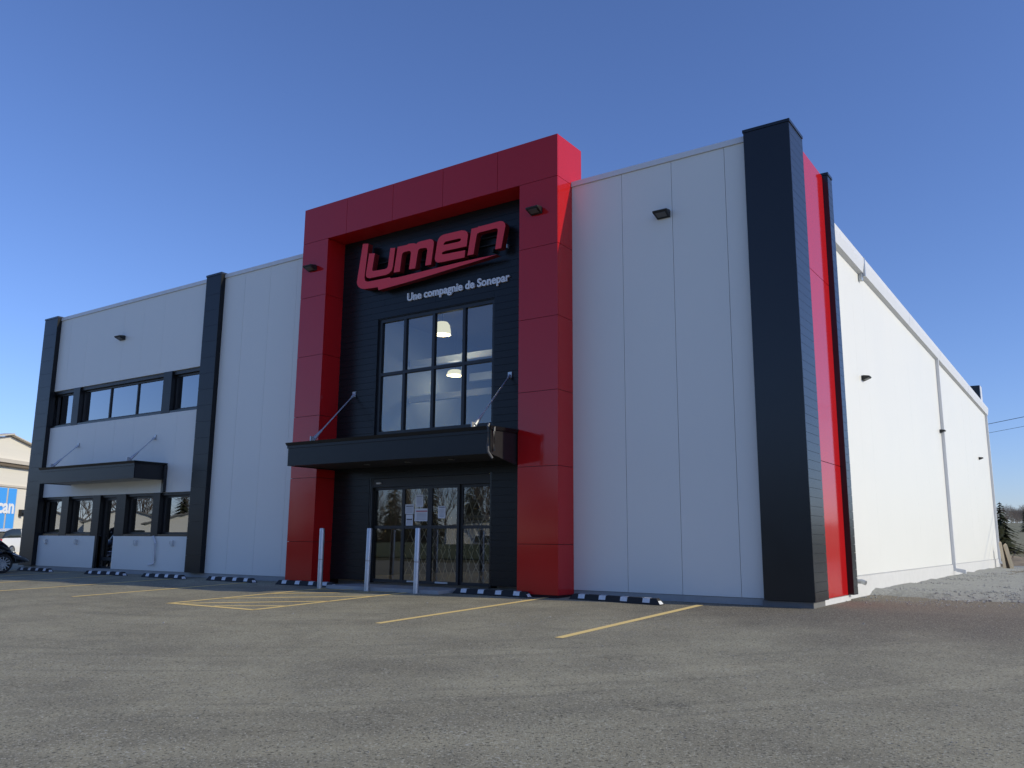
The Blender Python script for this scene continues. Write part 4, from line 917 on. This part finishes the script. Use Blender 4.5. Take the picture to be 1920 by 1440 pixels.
# distant wood that reads as one mass
mb = MB()
for i in range(60):
    x = rnd.uniform(-75, 60); y = rnd.uniform(215, 262); bare_tree(mb, (x, y, hz(x, y)-.3), rnd.uniform(3.6, 5.2), 3, .6, 100+i, n=3)
for i in range(80):
    x = rnd.uniform(-20, 5); y = rnd.uniform(205, 262); bare_tree(mb, (x, y, hz(x, y)-.3), rnd.uniform(3.4, 5.2), 4, .65, 300+i, n=3)
for i in range(150):
    x = rnd.uniform(-20, 8); y = rnd.uniform(196, 240); bare_tree(mb, (x, y, hz(x, y)-.2), rnd.uniform(1.4, 3.0), 3, .75, 700+i, n=3)
o = part('distant_wood', mb, 'barkgrey'); o['kind'] = 'stuff'; tag(o, 'hazy grey brown leafless wood beyond the rear field', 'wood')
mb = MB()
for i in range(44):
    x = -165+i*4.6+rnd.uniform(-2, 2); y = rnd.uniform(-84, -60); bare_tree(mb, (x, y, .4), rnd.uniform(8, 12), 3, .55, 500+i, n=3)
o = part('roadside_wood', mb, 'bark'); o['kind'] = 'stuff'; tag(o, 'row of leafless trees across the lawn, mirrored in the entrance doors', 'wood')
def needles(mb, x, y, z, H, r, dens=7, wide=.29):
    k = int(H*dens)
    for i in range(k):
        f = i/k; h = H*(.04+.95*f); R_ = H*wide*(1-f)**.85+.06
        nb_ = max(6, int(15*(1-f)))
        for j in range(nb_):
            a = r.random()*6.283; L = R_*r.uniform(.65, 1.12); d = Vector((math.cos(a), math.sin(a), 0)); sd = Vector((-d.y, d.x, 0)); p = Vector((x, y, z+h))
            for q in range(4):
                s0, s1 = q/4, (q+1)/4; w_ = L*.22*(1-s0)+.03
                c0 = p+d*L*s0+Vector((0, 0, -L*.35*s0+r.uniform(-.03, .03))); c1 = p+d*L*(s1+.08)+Vector((0, 0, -L*.35*s1))
                mb.add([c0-sd*w_*.2, c0+sd*w_*.2, c1+sd*w_+Vector((0, 0, -.05)), c1-sd*w_+Vector((0, 0, -.05))], [(0, 1, 2, 3)])
mb = MB(); r9 = random.Random(9)
for i in range(58):
    x = -160+i*3.1+rnd.uniform(-1.5, 1.5); y = rnd.uniform(-96, -78); needles(mb, x, y, .2, rnd.uniform(9, 14), r9, 3.4, .27)
o = part('roadside_conifers', mb, 'needle'); o['kind'] = 'stuff'; tag(o, 'dark evergreen belt across the lawn, mirrored in the entrance doors', 'wood')
def spruce(x, y, z, H, label, seed, wide=.29):
    r = random.Random(seed); t = thing('spruce_tree', label, 'tree', (x, y, z), 'dark spruces near the rear field')
    part('trunk', MB().tube([(x, y, z-.3), (x, y, z+H*.97)], [H*.022, .01], 8), 'bark', t); mb = MB(); needles(mb, x, y, z, H, r, 7, wide)
    part('crown', mb, 'needle', t)
for (x, y, H, lab, sd) in ((-5.0, 46, 3.3, 'ragged spruce just past the rear corner of the white wall', 3), (-8.2, 120, 3.6, 'darkest spruce in the gap at the right edge, left one', 4), (-5.0, 125, 4.2, 'tall dark spruce in front of the bare wood at the right edge', 5), (-2.2, 118, 3.5, 'small dark spruce farthest right before the bare wood', 6)):
    spruce(x, y, hz(x, y)-.1, H, lab, sd, (.46 if sd == 3 else .30))
# soil bank and dead brush behind the gravel
mb = MB(); sx_ = [-12+.5*i for i in range(60)]; sy_ = [34.5+.4*i for i in range(18)]
mb.add([(x, y, -.35+.85*math.sin(math.pi*(y-34.5)/6.8)**.8*(.75+.25*math.sin(x*.9))+rnd.uniform(-.07, .07)) for y in sy_ for x in sx_], [(j*60+i, j*60+i+1, (j+1)*60+i+1, (j+1)*60+i) for j in range(17) for i in range(59)])
structure(part('soil_bank', mb, 'soil'))
mb = MB()
for i in range(1500):
    x = rnd.uniform(-9, 14); y = rnd.uniform(36, 56); z = hz(x, y)+(.45 if y < 41 else 0); a = rnd.random()*6.28; L = rnd.uniform(.25, .9)
    d = Vector((math.cos(a)*.8, math.sin(a)*.8, rnd.uniform(.1, .8))); k = Vector((-d.y, d.x, 0)).normalized()*.018
    p = Vector((x, y, z)); mb.add([p-k, p+k, p+d*L], [(0, 1, 2)])
for i in range(60):
    x = rnd.uniform(-9, 14); y = rnd.uniform(37, 46); stone(mb, x, y, hz(x, y)+.02, rnd.uniform(.1, .35))
o = part('dead_brush', mb, 'brush'); o['kind'] = 'stuff'; tag(o, 'brown dead brush and clods behind the gravel apron', 'brush')

# ------------------------------------------------------------------ houses across the lot (seen mirrored in the glass)
def house(x, y, rot, w, d, h, rise, wallm, label, garage=True):
    t = thing('white_house', label, 'house', (x, y, -.6), 'houses mirrored in the ground floor windows'); t.rotation_euler.z = rot
    def lp2(name, mb, mt, par=t):
        o = bpy.data.objects.new(name, mb.mesh(name, mt)); col.objects.link(o); o.parent = par; return o
    lp2('wall', MB().box(-w/2, w/2, -d, 0, -.3, h).add([(-w/2, 0, h), (w/2, 0, h), (0, 0, h+rise), (-w/2, -d, h), (w/2, -d, h), (0, -d, h+rise)], [(0, 1, 2), (3, 5, 4)]), wallm)
    e = .4
    lp2('roof', MB().hexa([(-w/2-e, e, h-rise*e/(w/2)), (0, e, h+rise), (0, -d-e, h+rise), (-w/2-e, -d-e, h-rise*e/(w/2)), (-w/2-e, e, h+.15-rise*e/(w/2)), (0, e, h+rise+.15), (0, -d-e, h+rise+.15), (-w/2-e, -d-e, h+.15-rise*e/(w/2))]).hexa([(0, e, h+rise), (w/2+e, e, h-rise*e/(w/2)), (w/2+e, -d-e, h-rise*e/(w/2)), (0, -d-e, h+rise), (0, e, h+rise+.15), (w/2+e, e, h+.15-rise*e/(w/2)), (w/2+e, -d-e, h+.15-rise*e/(w/2)), (0, -d-e, h+rise+.15)]), 'roofgrey')
    for a in ((-w*.30, -w*.12), (w*.12, w*.30)):
        o = lp2('window', MB().box(a[0], a[1], 0, .06, h*.42, h*.72), 'trim'); lp2('pane', MB().box(a[0]+.1, a[1]-.1, .06, .07, h*.45, h*.69), 'carglass', o)
    if garage:
        o = lp2('garage_door', MB().box(-w*.1, w*.08, 0, .05, 0, h*.6), 'roofgrey')
house(-114, -41, R(-62), 13, 14, 3.7, 2.0, 'housewhite', 'white gabled house mirrored in the leftmost ground floor windows')
house(-102, -47, R(-58), 10, 12, 3.5, 1.9, 'housewhite', 'white gabled house mirrored beside the office door')
house(-88, -47, R(-52), 10, 10, 3.1, 1.6, 'housewhite', 'low white gabled garage mirrored near the middle pillar')
house(-52, -64, R(-40), 18, 10, 3.0, 1.2, 'housewhite', 'long white building mirrored in the right entrance door', False)
t = thing('orange_trailer', 'orange flatbed trailer mirrored in the left ground floor window', 'trailer', (-84, -27, -.6)); 
part('box', MB().box(-86, -82, -28, -26.2, .1, 1.0), 'rust', t); part('wheel', MB().lathe((-84, -26.1, -.2), (0, 1, 0), [(.001, .1), (.35, .1), (.4, 0), (.4, -.15), (.001, -.15)], 20), 'tyre', t); part('wheel', MB().lathe((-83, -26.1, -.2), (0, 1, 0), [(.001, .1), (.35, .1), (.4, 0), (.4, -.15), (.001, -.15)], 20), 'tyre', t)

# ------------------------------------------------------------------ person standing by the three wheeler (seen mirrored in the office door)
def person(x, y, rot):
    z0 = gz(y)
    V = []; E_ = []; Rr = []
    def jt(p, r, par=None):
        V.append(p); Rr.append(r)
        if par is not None: E_.append((par, len(V)-1))
        return len(V)-1
    pel = jt((0, 0, .95), .155); wa = jt((0, 0, 1.10), .14, pel); ch = jt((0, .01, 1.32), .165, wa); ne = jt((0, .01, 1.49), .06, ch); hd = jt((0, -.015, 1.60), .092, ne); jt((0, -.01, 1.71), .085, hd)
    jt((0, -.10, 1.615), .018, hd)
    for s_ in (-1, 1):
        sh = jt((s_*.19, .01, 1.40), .075, ch); el = jt((s_*.26, .03, 1.13), .052, sh); wr = jt((s_*.27, -.05, .90), .034, el); pm = jt((s_*.27, -.065, .83), .036, wr)
        for k, (dx, L) in enumerate(((-.028, .075), (-.009, .085), (.010, .08), (.028, .065))):
            a = jt((s_*.27+dx*.6, -.075+dx*.8, .79), .0095, pm); jt((s_*.27+dx*.5, -.09+dx*.8, .79-L), .0075, a)
        jt((s_*.25, -.115, .80), .0105, wr)
        hp = jt((s_*.10, 0, .90), .115, pel); kn = jt((s_*.115, -.01, .50), .065, hp); an = jt((s_*.12, .02, .09), .042, kn); jt((s_*.125, -.15, .035), .038, an)
    me = bpy.data.meshes.new('person_body'); me.from_pydata(V, E_, []); o = bpy.data.objects.new('tmp', me); col.objects.link(o)
    sk = o.modifiers.new('skin', 'SKIN'); sk.use_smooth_shade = True
    for i, d in enumerate(me.skin_vertices[0].data): d.radius = (Rr[i], Rr[i]); d.use_root = (i == 0)
    o.modifiers.new('sub', 'SUBSURF').levels = 2
    dg = bpy.context.evaluated_depsgraph_get(); dg.update(); bmsh = bpy.data.meshes.new_from_object(o.evaluated_get(dg)); bpy.data.objects.remove(o)
    bmsh.materials.clear()
    for m_ in (M['skin'], M['jacket'], M['jeans'], M['rubber']): bmsh.materials.append(m_)
    for p in bmsh.polygons:
        c_ = p.center; k = 1
        if c_.z > 1.49 or (abs(c_.x) > .2 and c_.z < .90): k = 0
        elif c_.z < .10: k = 3
        elif c_.z < .96 and abs(c_.x) < .22: k = 2
        p.material_index = k; p.use_smooth = True
    b = bpy.data.objects.new('body', bmsh); col.objects.link(b)
    t = thing('person', 'person in black jacket mirrored in the glass of the office door', 'person', (x, y, z0)); t.rotation_euler.z = rot; b.parent = t
    hm = MB()
    n = 14
    for i in range(7):
        ph = R(-10+i*16.5)
        for j in range(n):
            th = 2*math.pi*j/n; hm.v.append((.094*math.cos(ph)*math.sin(th), .0+.108*math.cos(ph)*math.cos(th)*(1 if math.cos(th) > 0 else .8), 1.665+.115*math.sin(ph)))
    for i in range(6):
        for j in range(n): hm.f.append((i*n+j, i*n+(j+1) % n, (i+1)*n+(j+1) % n, (i+1)*n+j)); hm.mi.append(0)
    hm.v.append((0, 0, 1.782)); hm.f += [(6*n+j, 6*n+(j+1) % n, 7*n) for j in range(n)]; hm.mi += [0]*n
    h = bpy.data.objects.new('hair', hm.mesh('hair', 'hair', smooth=True)); col.objects.link(h); h.parent = t
    for s_ in (-1, 1):
        e = bpy.data.objects.new('eye', MB().lathe((s_*.033, -.098, 1.635), (0, -1, 0), [(.001, .012), (.008, .010), (.011, .0)], 10).mesh('eye', 'blackmat')); col.objects.link(e); e.parent = t
        e = bpy.data.objects.new('ear', MB().lathe((s_*.095, .0, 1.625), (s_, 0, 0), [(.001, .014), (.016, .012), (.022, 0)], 10).mesh('ear', 'skin')); col.objects.link(e); e.parent = t
    mo = bpy.data.objects.new('mouth', MB().box(-.022, .022, -.106, -.095, 1.566, 1.574).mesh('mouth', 'signside')); col.objects.link(mo); mo.parent = t
    em = bpy.data.objects.new('jacket_emblem', MB().box(.06, .10, -.176, -.170, 1.30, 1.33).mesh('jacket_emblem', 'signwhite')); col.objects.link(em); em.parent = t
M['skin'] = mat('skin', (0.48, 0.30, 0.22), 0.55, var=0.06); M['jacket'] = mat('black_jacket', (0.016, 0.016, 0.018), 0.8, var=0.2); M['jeans'] = mat('dark_jeans', (0.02, 0.024, 0.035), 0.85, var=0.2); M['hair'] = mat('brown_hair', (0.05, 0.03, 0.02), 0.6, var=0.3)
person(-29.5, -2.6, R(150))
